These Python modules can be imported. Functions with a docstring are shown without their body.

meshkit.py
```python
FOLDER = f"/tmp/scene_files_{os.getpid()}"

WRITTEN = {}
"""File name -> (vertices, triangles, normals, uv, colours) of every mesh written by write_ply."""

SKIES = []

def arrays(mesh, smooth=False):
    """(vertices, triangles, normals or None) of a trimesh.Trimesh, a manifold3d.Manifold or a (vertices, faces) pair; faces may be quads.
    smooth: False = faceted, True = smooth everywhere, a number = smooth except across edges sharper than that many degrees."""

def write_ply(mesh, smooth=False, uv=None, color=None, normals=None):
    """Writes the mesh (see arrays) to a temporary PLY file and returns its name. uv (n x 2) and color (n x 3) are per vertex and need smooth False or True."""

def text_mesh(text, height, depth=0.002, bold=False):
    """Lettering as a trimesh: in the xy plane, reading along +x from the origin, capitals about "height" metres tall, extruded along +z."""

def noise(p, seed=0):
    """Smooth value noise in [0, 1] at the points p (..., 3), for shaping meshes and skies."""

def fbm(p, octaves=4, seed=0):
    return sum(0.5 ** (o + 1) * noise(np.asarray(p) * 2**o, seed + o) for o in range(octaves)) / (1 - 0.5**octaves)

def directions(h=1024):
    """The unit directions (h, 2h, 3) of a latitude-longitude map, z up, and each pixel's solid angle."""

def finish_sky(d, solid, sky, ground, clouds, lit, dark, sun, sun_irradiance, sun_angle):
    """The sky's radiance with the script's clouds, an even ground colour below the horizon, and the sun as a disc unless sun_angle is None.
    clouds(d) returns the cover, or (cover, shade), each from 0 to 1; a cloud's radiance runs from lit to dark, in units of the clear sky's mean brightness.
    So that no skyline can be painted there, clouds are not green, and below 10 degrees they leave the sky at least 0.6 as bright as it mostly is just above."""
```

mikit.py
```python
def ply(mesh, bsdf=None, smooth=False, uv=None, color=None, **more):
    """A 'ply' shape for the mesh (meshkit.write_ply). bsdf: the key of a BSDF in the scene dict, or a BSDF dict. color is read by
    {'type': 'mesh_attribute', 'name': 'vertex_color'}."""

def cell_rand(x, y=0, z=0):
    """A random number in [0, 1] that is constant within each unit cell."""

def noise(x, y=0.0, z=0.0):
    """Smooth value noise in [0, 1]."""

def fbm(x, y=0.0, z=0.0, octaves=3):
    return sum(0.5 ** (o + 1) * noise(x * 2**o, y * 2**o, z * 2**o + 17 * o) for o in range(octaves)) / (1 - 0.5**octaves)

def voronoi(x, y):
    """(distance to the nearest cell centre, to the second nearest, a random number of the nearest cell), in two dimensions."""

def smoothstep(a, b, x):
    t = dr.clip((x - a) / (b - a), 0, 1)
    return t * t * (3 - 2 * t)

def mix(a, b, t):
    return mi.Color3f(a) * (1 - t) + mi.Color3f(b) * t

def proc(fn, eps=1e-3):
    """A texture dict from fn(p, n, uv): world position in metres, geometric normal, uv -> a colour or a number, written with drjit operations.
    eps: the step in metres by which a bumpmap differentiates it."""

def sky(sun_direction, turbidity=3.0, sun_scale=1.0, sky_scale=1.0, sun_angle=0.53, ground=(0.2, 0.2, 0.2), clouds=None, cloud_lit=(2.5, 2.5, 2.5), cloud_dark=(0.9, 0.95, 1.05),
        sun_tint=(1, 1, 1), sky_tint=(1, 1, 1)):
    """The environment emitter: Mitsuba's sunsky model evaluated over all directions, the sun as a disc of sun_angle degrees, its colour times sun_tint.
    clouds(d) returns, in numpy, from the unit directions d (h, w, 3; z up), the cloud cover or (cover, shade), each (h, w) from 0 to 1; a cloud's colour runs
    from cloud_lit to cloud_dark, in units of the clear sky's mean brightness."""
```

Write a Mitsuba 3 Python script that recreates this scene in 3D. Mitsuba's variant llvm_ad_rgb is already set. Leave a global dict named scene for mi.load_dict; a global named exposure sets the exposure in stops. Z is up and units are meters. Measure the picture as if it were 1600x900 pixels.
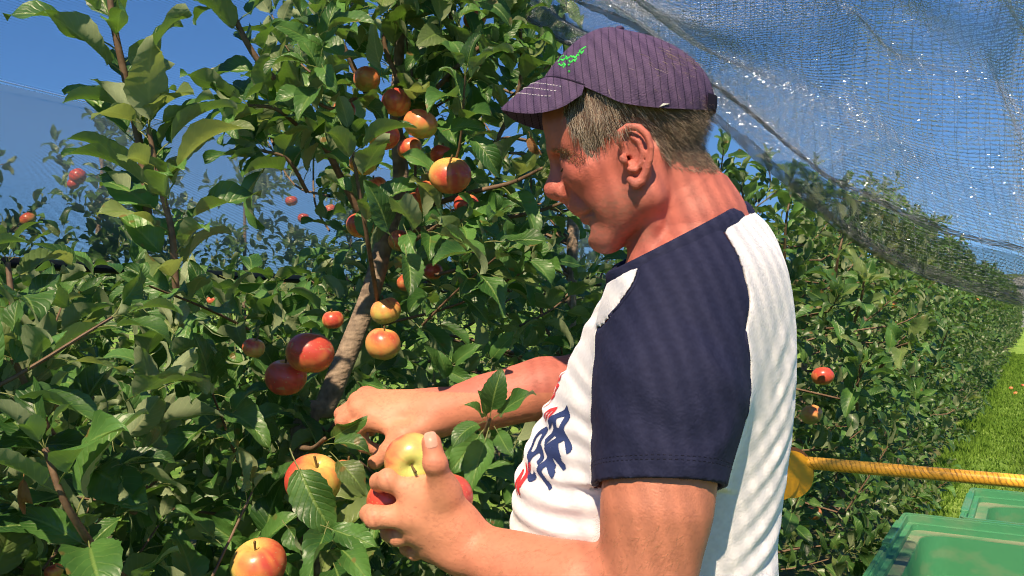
import math, numpy as np, trimesh, mitsuba as mi, drjit as dr
import mikit, meshkit
from scipy.spatial import cKDTree
T = mi.ScalarTransform4f
scene, labels = {}, {}

# ------------------------------------------------------------------ camera, sky, exposure
CAM_H, FPX, HORIZON = 1.46, 1386.0, 475.0            # focal length and horizon in pixels of a 1600 x 900 frame
PITCH = math.atan((HORIZON - 450.0) / FPX)
scene['camera'] = {'type': 'perspective', 'fov': math.degrees(2 * math.atan(800 / FPX)), 'fov_axis': 'x', 'near_clip': 0.05, 'far_clip': 2000.0,
                   'to_world': T().look_at(origin=[0, 0, CAM_H], target=[0, math.cos(PITCH), CAM_H + math.sin(PITCH)], up=[0, 0, 1])}
SUN = np.array([-0.16, -0.66, 0.73]); SUN = SUN / np.linalg.norm(SUN)
scene['sky'] = mikit.sky(SUN.tolist(), turbidity=2.6, sun_tint=(1.0, 0.96, 0.90), sky_tint=(0.62, 0.92, 1.34), sky_scale=0.66, sun_scale=1.2, ground=(0.08, 0.10, 0.04))
exposure = 2.15

# ------------------------------------------------------------------ helpers
EYE = np.array([0, 0, CAM_H])
CP, SP = math.cos(PITCH), math.sin(PITCH)
ROW = np.array([0.509, 0.861, 0.0])                  # along the tree rows
OUT = np.array([-0.861, 0.509, 0.0])                 # across them, away from the lane
UP = np.array([0, 0, 1.0])

def at(px, py, d):
    """The point at distance d (metres along the lens axis) behind pixel (px, py) of the 1600 x 900 photograph."""
    x, z = (px - 800.0) / FPX * d, (450.0 - py) / FPX * d
    return np.array([x, d * CP - z * SP, CAM_H + d * SP + z * CP])

def pix(p):
    q = np.atleast_2d(p) - EYE
    d = q[:, 1] * CP + q[:, 2] * SP
    z = -q[:, 1] * SP + q[:, 2] * CP
    dd = np.where(np.abs(d) < 1e-6, 1e-6, d)
    return 800 + q[:, 0] / dd * FPX, 450 - z / dd * FPX, d

def rowpt(l, n, z=0.0):
    return ROW * l + OUT * n + UP * z

def unit(v):
    v = np.asarray(v, float)
    return v / (np.linalg.norm(v, axis=-1, keepdims=True) + 1e-12)

COUNT = {}
def numbered(name):
    k = COUNT.get(name, 0); COUNT[name] = k + 1
    return name if k == 0 else f'{name}_{k:03d}'

def thing(name, label, category=None, group=None, kind=None):
    key = numbered(name)
    labels[key] = {'label': label}
    if category: labels[key]['category'] = category
    if group: labels[key]['group'] = group
    if kind: labels[key]['kind'] = kind
    return key

def put(key, mesh, bsdf, smooth=False, **kw):
    scene[key] = mikit.ply(mesh, bsdf, smooth=smooth, **kw)
    return key

def part(parent, name, mesh, bsdf, smooth=False, label=None, kind=None, **kw):
    key = numbered(f'{parent}__{name}')
    put(key, mesh, bsdf, smooth, **kw)
    if label or kind:
        labels[key] = {}
        if label: labels[key]['label'] = label
        if kind: labels[key]['kind'] = kind
    return key

def rgb(*c): return {'type': 'rgb', 'value': list(c)}

def frames(p):
    t = unit(np.gradient(p, axis=0))
    n = np.zeros_like(t)
    a = np.array([0, 0, 1.0]) if abs(t[0, 2]) < 0.9 else np.array([1.0, 0, 0])
    n[0] = unit(np.cross(t[0], a))
    for i in range(1, len(p)):
        v = n[i - 1] - t[i] * np.dot(n[i - 1], t[i])
        n[i] = unit(v)
    return t, n, np.cross(t, n)

def tube(pts, r, sides=8, cap=True):
    p = np.asarray(pts, float); k = len(p)
    r = np.broadcast_to(np.asarray(r, float), (k,))
    t, a, b = frames(p)
    ang = np.arange(sides) * 2 * np.pi / sides
    v = (p[:, None] + r[:, None, None] * (np.cos(ang)[None, :, None] * a[:, None] + np.sin(ang)[None, :, None] * b[:, None])).reshape(-1, 3)
    i, j = np.meshgrid(np.arange(k - 1), np.arange(sides), indexing='ij')
    q = np.stack([i * sides + j, i * sides + (j + 1) % sides, (i + 1) * sides + (j + 1) % sides, (i + 1) * sides + j], -1).reshape(-1, 4)
    f = np.vstack([q[:, [0, 1, 2]], q[:, [0, 2, 3]]])
    if cap:
        v = np.vstack([v, p[0], p[-1]])
        j = np.arange(sides)
        f = np.vstack([f, np.stack([np.full(sides, k * sides), (j + 1) % sides, j], 1),
                       np.stack([np.full(sides, k * sides + 1), (k - 1) * sides + j, (k - 1) * sides + (j + 1) % sides], 1)])
    return v, f

def join(meshes):
    v, f, n = [], [], 0
    for a, b in meshes:
        v.append(a); f.append(np.asarray(b) + n); n += len(a)
    return np.vstack(v), np.vstack(f)

def grid_faces(n, m):
    i, j = np.meshgrid(np.arange(n - 1), np.arange(m - 1), indexing='ij')
    a = (i * m + j).ravel(); b = a + 1; c = a + m; d = c + 1
    return np.vstack([np.stack([a, c, d], 1), np.stack([a, d, b], 1)])

def spline(pts, n):
    """Catmull-Rom through the points."""
    p = np.asarray(pts, float)
    if len(p) == 2:
        return p[0] + (p[1] - p[0]) * np.linspace(0, 1, n)[:, None]
    q = np.vstack([2 * p[0] - p[1], p, 2 * p[-1] - p[-2]])
    s = np.linspace(0, len(p) - 1 - 1e-9, n); i = s.astype(int); t = (s - i)[:, None]
    a, b, c, d = q[i], q[i + 1], q[i + 2], q[i + 3]
    return 0.5 * (2 * b + (c - a) * t + (2 * a - 5 * b + 4 * c - d) * t**2 + (3 * b - a - 3 * c + d) * t**3)

def rounded_box(size, r=0.004, loc=(0, 0, 0)):
    import manifold3d as m3
    s = np.asarray(size, float) / 2 - r
    pts = [m3.Manifold.sphere(r, 8).translate([a * s[0], b * s[1], c * s[2]]) for a in (-1, 1) for b in (-1, 1) for c in (-1, 1)]
    m = m3.Manifold.batch_hull(pts).translate(list(map(float, loc))).to_mesh()
    return np.array(m.vert_properties[:, :3]), np.array(m.tri_verts)

def moved(mesh, origin, ex, ey, ez):
    v, f = mesh
    return np.asarray(v) @ np.array([ex, ey, ez]) + origin, f

# ------------------------------------------------------------------ materials
N, F = mikit.noise, mikit.fbm
def principled(base, rough=0.5, spec=0.5, **kw):
    return {'type': 'principled', 'base_color': base if isinstance(base, dict) else rgb(*base), 'roughness': rough, 'specular': spec, **kw}

def leaf_top(dark, light):
    def fn(p, n, uv):
        t, v = uv.x, uv.y
        tone = mikit.smoothstep(0.25, 0.75, N(p.x * 17, p.y * 17, p.z * 17))
        c = mikit.mix(dark, light, tone) * (0.75 + 0.6 * N(p.x * 6.3 + 3, p.y * 6.3, p.z * 6.3))
        av = dr.abs(v)
        rib = 1 - mikit.smoothstep(0.03, 0.10, av)
        w = (t - av * 0.28) * 9.0
        lat = dr.abs(w - dr.floor(w) - 0.5) * 2
        side = mikit.smoothstep(0.80, 0.98, lat) * (1 - mikit.smoothstep(0.75, 1.0, av))
        c = c * (0.86 + 0.28 * F(p.x * 90, p.y * 90, p.z * 90, octaves=2))
        c = mikit.mix(c, (0.15, 0.24, 0.06), dr.clip(rib * 0.75 + side * 0.30, 0, 1))
        spot = mikit.smoothstep(0.77, 0.83, N(p.x * 60 + 31, p.y * 60, p.z * 60)) * mikit.smoothstep(0.55, 0.7, N(p.x * 9, p.y * 9 + 5, p.z * 9))
        c = mikit.mix(c, (0.16, 0.09, 0.03), spot * 0.8)
        stalk = dr.select(t < -0.01, 1.0, 0.0)
        return mikit.mix(c, (0.20, 0.22, 0.08), stalk)
    return fn

def leaf_under(p, n, uv):
    t, av = uv.x, dr.abs(uv.y)
    c = mikit.mix((0.15, 0.20, 0.11), (0.23, 0.28, 0.16), N(p.x * 20, p.y * 20, p.z * 20))
    w = (t - av * 0.28) * 9.0
    lat = dr.abs(w - dr.floor(w) - 0.5) * 2
    side = mikit.smoothstep(0.75, 0.98, lat)
    rib = 1 - mikit.smoothstep(0.03, 0.10, av)
    return mikit.mix(c, (0.27, 0.31, 0.17), dr.clip(rib + side * 0.45, 0, 1))

def leaf_relief(p, n, uv):
    t, av = uv.x, dr.abs(uv.y)
    w = (t - av * 0.28) * 9.0
    lat = dr.abs(w - dr.floor(w) - 0.5) * 2
    return -mikit.smoothstep(0.6, 1.0, lat) * 0.7 - (1 - mikit.smoothstep(0.0, 0.12, av)) + 0.8 * F(p.x * 160, p.y * 160, p.z * 160, octaves=2)

def leaf_bsdf(dark, light, through, bump=True, under=leaf_under, w=0.30):
    top = principled(mikit.proc(leaf_top(dark, light)), 0.41, 0.50)
    bot = principled(mikit.proc(under), 0.7, 0.3)
    if bump:
        relief = mikit.proc(leaf_relief, eps=6e-4)
        top = {'type': 'bumpmap', 'tex': relief, 'scale': 0.00075, 'bsdf': top}
    return {'type': 'blendbsdf', 'weight': w, 'a': {'type': 'twosided', 'front': top, 'back': bot},
            'b': {'type': 'principledthin', 'base_color': rgb(*through), 'roughness': 0.6, 'diff_trans': 1.9, 'spec_trans': 0.0}}

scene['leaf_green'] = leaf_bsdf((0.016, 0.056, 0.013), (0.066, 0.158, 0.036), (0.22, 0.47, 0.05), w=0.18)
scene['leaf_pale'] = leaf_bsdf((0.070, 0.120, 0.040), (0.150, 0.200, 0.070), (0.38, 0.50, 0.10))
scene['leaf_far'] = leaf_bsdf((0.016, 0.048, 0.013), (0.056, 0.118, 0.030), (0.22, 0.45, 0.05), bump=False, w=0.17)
scene['leaf_brown'] = principled(mikit.proc(lambda p, n, uv: mikit.mix((0.20, 0.085, 0.03), (0.34, 0.19, 0.09), F(p.x * 120, p.y * 120, p.z * 120))), 0.8, 0.2)
scene['leaf_brown'] = {'type': 'twosided', 'x': scene['leaf_brown']}

def bark_fn(p, n, uv):
    ring = N(p.x * 25, p.y * 25, p.z * 150)
    blot = F(p.x * 45, p.y * 45, p.z * 45, octaves=3)
    c = mikit.mix((0.10, 0.075, 0.058), (0.28, 0.215, 0.16), mikit.smoothstep(0.1, 0.75, 0.6 * blot + 0.4 * F(p.x * 160, p.y * 160, p.z * 60)))
    return c * (0.7 + 0.5 * ring)
scene['bark'] = {'type': 'bumpmap', 'tex': mikit.proc(lambda p, n, uv: F(p.x * 110, p.y * 110, p.z * 240, octaves=3), eps=8e-4), 'scale': 0.004, 'bsdf': principled(mikit.proc(bark_fn), 0.8, 0.25)}
scene['twig'] = principled(mikit.proc(lambda p, n, uv: mikit.mix((0.075, 0.045, 0.030), (0.20, 0.135, 0.085), F(p.x * 70, p.y * 70, p.z * 140, octaves=2))), 0.6, 0.35)
scene['twig_green'] = principled(mikit.proc(lambda p, n, uv: mikit.mix((0.13, 0.075, 0.05), (0.22, 0.20, 0.08), F(p.x * 30, p.y * 30, p.z * 30, octaves=2))), 0.55, 0.35)
VCOL = {'type': 'mesh_attribute', 'name': 'vertex_color'}
def lenticels(p, n, uv):
    return 0.55 * mikit.smoothstep(0.84, 0.90, N(p.x * 380, p.y * 380, p.z * 380)) + 0.5 * mikit.smoothstep(0.80, 0.86, N(p.x * 46, p.y * 46, p.z * 46)) * mikit.smoothstep(0.4, 0.7, N(p.x * 260, p.y * 260, p.z * 260))
scene['apple_skin'] = {'type': 'blendbsdf', 'weight': mikit.proc(lenticels), 'a': {'type': 'principled', 'base_color': VCOL, 'roughness': 0.30, 'specular': 0.5}, 'b': principled((0.46, 0.33, 0.14), 0.5, 0.4)}
scene['stalk'] = principled((0.13, 0.085, 0.035), 0.7, 0.3)

# ------------------------------------------------------------------ ground
def lane_coords(p):
    return p.x * ROW[0] + p.y * ROW[1], p.x * OUT[0] + p.y * OUT[1]
def ground_fn(p, n, uv):
    l, a = lane_coords(p)
    g = F(p.x * 2.2, p.y * 2.2, 0.0, octaves=4)
    fine = F(p.x * 40, p.y * 40, 3.0, octaves=3)
    grass = mikit.mix((0.050, 0.120, 0.016), (0.155, 0.235, 0.050), mikit.smoothstep(0.25, 0.8, 0.55 * g + 0.5 * fine))
    def rut(c, w): return 1 - mikit.smoothstep(0.0, w, dr.abs(a - c + 0.15 * (N(l * 0.7, 4.0) - 0.5)))
    worn = dr.clip(rut(0.05, 0.2) + rut(-1.45, 0.22), 0, 1) * mikit.smoothstep(0.25, 0.6, N(l * 0.9, a * 2.0, 7.0))
    grass = mikit.mix(grass, (0.045, 0.075, 0.018), worn * 0.75)
    soil = mikit.mix((0.05, 0.042, 0.026), (0.11, 0.095, 0.058), fine)
    k = a - dr.floor(a / 3.6 + 0.5 - 1.15 / 3.6) * 3.6 - 1.15
    bare = 1 - mikit.smoothstep(0.28, 0.42, dr.abs(k) + 0.2 * (g - 0.5))
    return mikit.mix(grass, soil, bare * 0.8)
scene['ground_look'] = principled(mikit.proc(ground_fn), 0.95, 0.15)
gx = np.concatenate([[-900, -300, -100, -40], np.linspace(-14, 40, 110), [60, 120, 300, 900]])
gy = np.concatenate([[-900, -300, -80, -25], np.linspace(-6, 60, 130), [90, 150, 320, 900]])
GX, GY = np.meshgrid(gx, gy, indexing='ij')
gv = np.stack([GX, GY, 0 * GX], -1).reshape(-1, 3)
near_ = np.exp(-(np.hypot(gv[:, 0], gv[:, 1]) / 60.0)**2)
gv[:, 2] = near_ * 0.05 * (meshkit.fbm(gv * [1.3, 1.3, 1], 3, 5) - 0.5)
def ground_z(p):
    p = np.array(p, float); p[..., 2] = 0
    return np.exp(-(np.hypot(p[..., 0], p[..., 1]) / 60.0)**2) * 0.05 * (meshkit.fbm(p * [1.3, 1.3, 1], 3, 5) - 0.5)
put('ground', (gv, grid_faces(len(gx), len(gy))), 'ground_look', True)
labels['ground'] = {'label': 'orchard ground of mown grass lane with bare soil strips under the trees', 'kind': 'structure'}
# ------------------------------------------------------------------ leaves
rngL = np.random.default_rng(11)
def leaf_mesh(seed, nt=15, nv=5, fold=None, droop=None):
    r = np.random.default_rng(seed)
    fold = r.uniform(0.15, 0.75) if fold is None else fold
    droop = r.uniform(0.2, 1.5) if droop is None else droop
    wmax, twist, wave, ph = r.uniform(0.255, 0.33), r.normal(0, 0.35), r.uniform(0.02, 0.09), r.uniform(0, 6.28)
    t = np.linspace(0, 1, nt); v = np.linspace(-1, 1, nv)
    w = wmax * np.sin(np.pi * np.clip(t, 0.0, 1)**0.82)**0.72 * (1 - 0.22 * t)
    w[-1] = 0.0; w[0] = 0.03
    if nt > 8:
        w = w * (1 + 0.035 * np.where(np.arange(nt) % 2, 1, -1))
    TT, VV = np.meshgrid(t, v, indexing='ij'); W = w[:, None]
    y = VV * W * math.cos(fold * 0.8)
    z = np.abs(VV)**1.25 * W * math.sin(fold) + wave * np.sin(TT * 9 + ph + 1.5 * np.sign(VV)) * np.abs(VV)**1.5
    z = z + (0.012 * np.cos(TT * 9 * 2 * np.pi / 1.15) * np.abs(VV) * (1 - np.abs(VV)) * 4 if nt > 8 else 0)
    s = np.linspace(0, 1, nt)
    ang = -droop * (s**1.3) + 0.18
    dx, dz = np.cos(ang), np.sin(ang)
    cx = np.concatenate([[0], np.cumsum((dx[1:] + dx[:-1]) / 2 * np.diff(s))]); cz = np.concatenate([[0], np.cumsum((dz[1:] + dz[:-1]) / 2 * np.diff(s))])
    tw = twist * TT
    y2, z2 = y * np.cos(tw) - z * np.sin(tw), y * np.sin(tw) + z * np.cos(tw)
    X = cx[:, None] - z2 * np.sin(ang)[:, None]; Z = cz[:, None] + z2 * np.cos(ang)[:, None]
    verts = np.stack([X, y2, Z], -1).reshape(-1, 3); uv = np.stack([TT, VV], -1).reshape(-1, 2)
    f = grid_faces(nt, nv)
    if nt > 5:                                            # the stalk
        pl = r.uniform(0.2, 0.34)
        pv, pf = tube(spline([[-pl, 0, -0.05 * pl], [-pl * 0.5, 0, 0.02], [0.04, 0, 0.004]], 4 if nt > 8 else 3), 0.011, 3, False)
        f = np.vstack([f, pf + len(verts)]); verts = np.vstack([verts, pv]); uv = np.vstack([uv, np.tile([-0.5, 0], (len(pv), 1))])
        verts = verts + [pl, 0, 0.0]
    return verts, f, uv

NEAR = [leaf_mesh(100 + i, 17, 5) for i in range(14)]
MID = [leaf_mesh(100 + i, 7, 3) for i in range(10)]
FAR = [leaf_mesh(100 + i, 4, 3) for i in range(6)]
LEAF_FILES = {}
def leaf_dict(kind, i, bsdf):
    k = (kind, i, bsdf)
    if k not in LEAF_FILES:
        v, f, uv = {'near': NEAR, 'mid': MID, 'far': FAR}[kind][i]
        LEAF_FILES[k] = mikit.ply((v, f), bsdf, smooth=True, uv=uv)
    return LEAF_FILES[k]

class Leaf:
    __slots__ = ('m', 'pos', 'size', 'bsdf')
    def __init__(s, pos, d, n, size, bsdf):
        d = unit(d); n = unit(n - d * np.dot(n, d)); b = np.cross(n, d)
        s.m = np.eye(4); s.m[:3, 0], s.m[:3, 1], s.m[:3, 2], s.m[:3, 3] = d * size, b * size, n * size, pos
        s.pos, s.size, s.bsdf = np.asarray(pos, float), size, bsdf

def shoot_leaves(rng, path, size, count, pale=0.08, start=0.08, rosette=5):
    """Leaves in a spiral along a twig, and a rosette at its tip."""
    out = []
    k = len(path); t, a, b = frames(path)
    ph = rng.uniform(0, 6.28)
    for i in range(count):
        s = start + (1 - start) * (i + 0.5 * rng.random()) / count
        j = min(int(s * (k - 1)), k - 2); fr = s * (k - 1) - j
        p = path[j] + (path[j + 1] - path[j]) * fr
        az = ph + i * 2.4 + rng.normal(0, 0.3)
        rad = a[j] * math.cos(az) + b[j] * math.sin(az)
        open_ = rng.uniform(0.75, 1.35) - (0.45 if s > 0.9 else 0)
        d = t[j] * math.cos(open_) + rad * math.sin(open_) + UP * rng.normal(0.0, 0.15) + SUN * 0.05
        n = t[j] * 0.8 + UP * 0.65 + SUN * 0.35 + rng.normal(0, 0.35, 3)
        sz = size * rng.uniform(0.72, 1.2) * (0.62 if s > 0.95 else 1.0)
        out.append(Leaf(p, d, n, sz, 'leaf_pale' if rng.random() < pale else 'leaf_green'))
    for i in range(rosette):
        az = ph + i * 2.4
        rad = a[-1] * math.cos(az) + b[-1] * math.sin(az)
        op = 0.35 + 0.16 * i
        out.append(Leaf(path[-1], t[-1] * math.cos(op) + rad * math.sin(op), t[-1] * 0.7 + UP * 0.4 - rad * 0.5 + rng.normal(0, 0.2, 3), size * rng.uniform(0.35, 0.75), 'leaf_pale' if rng.random() < pale * 2 else 'leaf_green'))
    return out

def spur(rng, p, size, count=6, axis=None, pale=0.06):
    axis = unit(rng.normal(0, 1, 3) + UP * 0.6) if axis is None else unit(axis)
    path = np.array([p, p + axis * 0.012, p + axis * 0.025])
    return shoot_leaves(rng, path, size, count, pale, 0.0, 0)

KEEP_OUT = []          # (centre, radius): nothing grows where the man, his hands or an apple are
KEEP_ARR = []
def clear(p, margin=0.0):
    if len(KEEP_ARR) != len(KEEP_OUT) + 1: KEEP_ARR[:] = [(np.array([c for c, _ in KEEP_OUT]), np.array([r for _, r in KEEP_OUT]))] + [None] * len(KEEP_OUT)
    C, R = KEEP_ARR[0]
    return bool((((C - p)**2).sum(1) > (R + margin)**2).all())

def visible(p, pad=40):
    x, y, d = pix(p)
    return bool(d[0] > 0.1 and -pad < x[0] < 1600 + pad and -pad < y[0] < 900 + pad)

def write_tree(key, leaves, single, kind, bsdf_rest, back=()):
    """The tree's leaves: the ones that show largest each a part of its own, the rest as one part."""
    def show(l):
        c = l.pos + l.m[:3, 0] * 0.6
        x, y, d = pix(c)
        if d[0] < 0.1 or not (-30 < x[0] < 1630 and -30 < y[0] < 930): return 0
        return l.size / d[0]
    score = np.array([show(l) for l in leaves]) if leaves else np.zeros(0)
    order = np.argsort(-score)
    rng = np.random.default_rng(len(leaves))
    chosen = [i for i in order[:single] if score[i] > 0]
    mine = set(chosen)
    rest = []
    for i, l in enumerate(leaves):
        if i in mine:
            k = numbered(f'{key}__leaf')
            n = rng.integers(len(NEAR) if kind == 'near' else len(MID))
            scene[k] = {**leaf_dict(kind if kind == 'near' else 'mid', int(n), l.bsdf), 'to_world': T(l.m)}
        else:
            src = NEAR if kind == 'near' and score[i] > 0 else MID if kind in ('near', 'mid') else FAR
            rest.append((src[rng.integers(len(src))], l.m))
    brng = np.random.default_rng(len(back))
    rest += [(MID[brng.integers(len(MID))], l.m) for l in back]
    if rest:
        vs, fs, us, n = [], [], [], 0
        for (v, f, uv), m in rest:
            vs.append(v @ m[:3, :3].T + m[:3, 3]); fs.append(f + n); us.append(uv); n += len(v)
        k = f'{key}__foliage'
        put(k, (np.vstack(vs), np.vstack(fs)), bsdf_rest, True, uv=np.vstack(us))
        labels[k] = {'kind': 'stuff'}

def wobble(rng, p0, p1, n, amp):
    s = np.linspace(0, 1, n)[:, None]
    q = p0 + (p1 - p0) * s
    off = rng.normal(0, 1, (3, 3))
    return q + amp * (np.sin(s * 3.1) * off[0] + np.sin(s * 6.3) * off[1] * 0.5)

# ------------------------------------------------------------------ apples
def apple_mesh(r, axis, blush_dir, red, seed, nu=28, nv=20, squash=0.9, ground_col=(0.52, 0.47, 0.12), red_col=(0.47, 0.065, 0.045), mid_col=(0.64, 0.26, 0.085)):
    g = np.random.default_rng(seed)
    th = np.linspace(0, np.pi, nv); ph = np.linspace(0, 2 * np.pi, nu, endpoint=False)
    TH, PH = np.meshgrid(th, ph, indexing='ij')
    prof = 1.0 + 0.03 * np.cos(TH) - 0.42 * np.exp(-(TH / 0.30)**2) - 0.20 * np.exp(-((np.pi - TH) / 0.26)**2)
    squash = squash * g.uniform(0.92, 1.05)
    lob = 1 + 0.035 * np.cos(5 * PH + g.uniform(0, 6)) * (TH / np.pi)**2 + g.uniform(-0.06, 0.06) * np.cos(PH + g.uniform(0, 6)) + 0.02 * np.cos(2 * PH + g.uniform(0, 6))
    x = prof * lob * np.sin(TH) * np.cos(PH); y = prof * lob * np.sin(TH) * np.sin(PH); z = prof * np.cos(TH) * squash
    dirs = np.stack([np.sin(TH) * np.cos(PH), np.sin(TH) * np.sin(PH), np.cos(TH)], -1).reshape(-1, 3)
    v = np.stack([x, y, z], -1).reshape(-1, 3) * r
    f = []
    for i in range(nv - 1):
        for j in range(nu):
            a, b = i * nu + j, i * nu + (j + 1) % nu
            f += [[a, a + nu, b + nu], [a, b + nu, b]]
    axis = unit(axis); ex = unit(np.cross(axis, [0.3, 0.8, 0.5])); ey = np.cross(axis, ex)
    R = np.array([ex, ey, axis])
    world = dirs @ R
    streak = meshkit.fbm(np.stack([np.cos(PH) * 5, np.sin(PH) * 5, TH * 0.9], -1).reshape(-1, 3) + seed * 7.1, 3, seed % 97)
    patch = meshkit.fbm(dirs * 1.8 + seed * 3.3, 3, seed % 31)
    q = np.clip(world @ unit(blush_dir) * 0.5 + 0.5, 0, 1)
    k = np.clip(red + 1.1 * (q - 0.5) + 0.9 * (streak - 0.5) + 0.7 * (patch - 0.5), 0, 1)
    k = k * (1 - 0.75 * np.exp(-(TH.ravel() / 0.45)**2))
    k = k[:, None]
    gc, mc, rc = map(np.array, (ground_col, mid_col, red_col))
    col = np.where(k < 0.5, gc + (mc - gc) * (k / 0.5), mc + (rc - mc) * ((k - 0.5) / 0.5))
    col = col * (0.93 + 0.14 * meshkit.noise(dirs * 14 + seed, 3)[:, None])
    return v @ R, np.array(f), col

APPLES = []
def apple(p, r, label, red=0.6, axis=None, blush=None, seed=0, group=None, stem=True, big=True, **kw):
    g = np.random.default_rng(900 + seed)
    axis = UP + g.normal(0, 0.3, 3) if axis is None else np.asarray(axis, float)
    blush = SUN + g.normal(0, 0.35, 3) if blush is None else blush
    v, f, c = apple_mesh(r, axis, blush, red, seed + 1, *((36, 26) if big else (14, 10)), **kw)
    key = thing('apple', label, 'apple', group)
    if stem and big:
        put(f'{key}__skin', (v + p, f), 'apple_skin', True, color=c)
        a = unit(axis); side = unit(np.cross(a, g.normal(0, 1, 3)))
        part(key, 'stalk', tube(spline([p + a * r * 0.5, p + a * r * 0.72 + side * r * 0.03, p + a * r * 1.05 + side * r * 0.16], 6), np.linspace(0.0013, 0.0019, 6), 6), 'stalk', True)
    else:
        put(key, (v + p, f), 'apple_skin', True, color=c)
    KEEP_OUT.append((p, r * 1.02))
    APPLES.append((key, p, r))
    return key
# ------------------------------------------------------------------ hail nets
def net_weave(pitch, duty, cross):
    def lines_only(p, n, uv):
        w = uv.y / pitch + 0.25 * N(uv.x * 9.0, uv.y * 9.0)
        return dr.select(dr.abs(w - dr.floor(w) - 0.5) * 2 < duty, 1.0, 0.0)
    if not cross: return lines_only
    def fn(p, n, uv):
        w = uv.y / pitch + 0.25 * N(uv.x * 9.0, uv.y * 9.0)
        a = dr.abs(w - dr.floor(w) - 0.5) * 2
        lines = dr.select(a < duty, 1.0, 0.0)
        x = uv.x / cross + 0.5 * dr.floor(w)
        b = dr.abs(x - dr.floor(x) - 0.5) * 2
        return dr.maximum(lines, dr.select(b < 0.10, 0.85, 0.0))
    return fn
def net_bsdf(pitch, duty, cross, base, rough=0.30, glint=0.9, scale=0.02):
    thread = principled(base, rough, glint, spec_tint=0.0)
    if scale:
        thread = {'type': 'bumpmap', 'tex': mikit.proc(lambda p, n, uv: N(uv.x * 420, uv.y * 300, 1.0) + 0.8 * N(uv.x * 130, uv.y * 900, 5.0), eps=4e-4), 'scale': scale * 0.05, 'bsdf': thread}
    return {'type': 'mask', 'opacity': mikit.proc(net_weave(pitch, duty, cross)), 'bsdf': {'type': 'twosided', 'x': thread}}
scene['net_near'] = net_bsdf(0.0066, 0.10, 0, (0.24, 0.27, 0.33), 0.3, 1.0, 0)
scene['net_gather'] = net_bsdf(0.0040, 0.50, 0.007, (0.14, 0.15, 0.18), 0.25, 1.0, 0.03)
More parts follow.
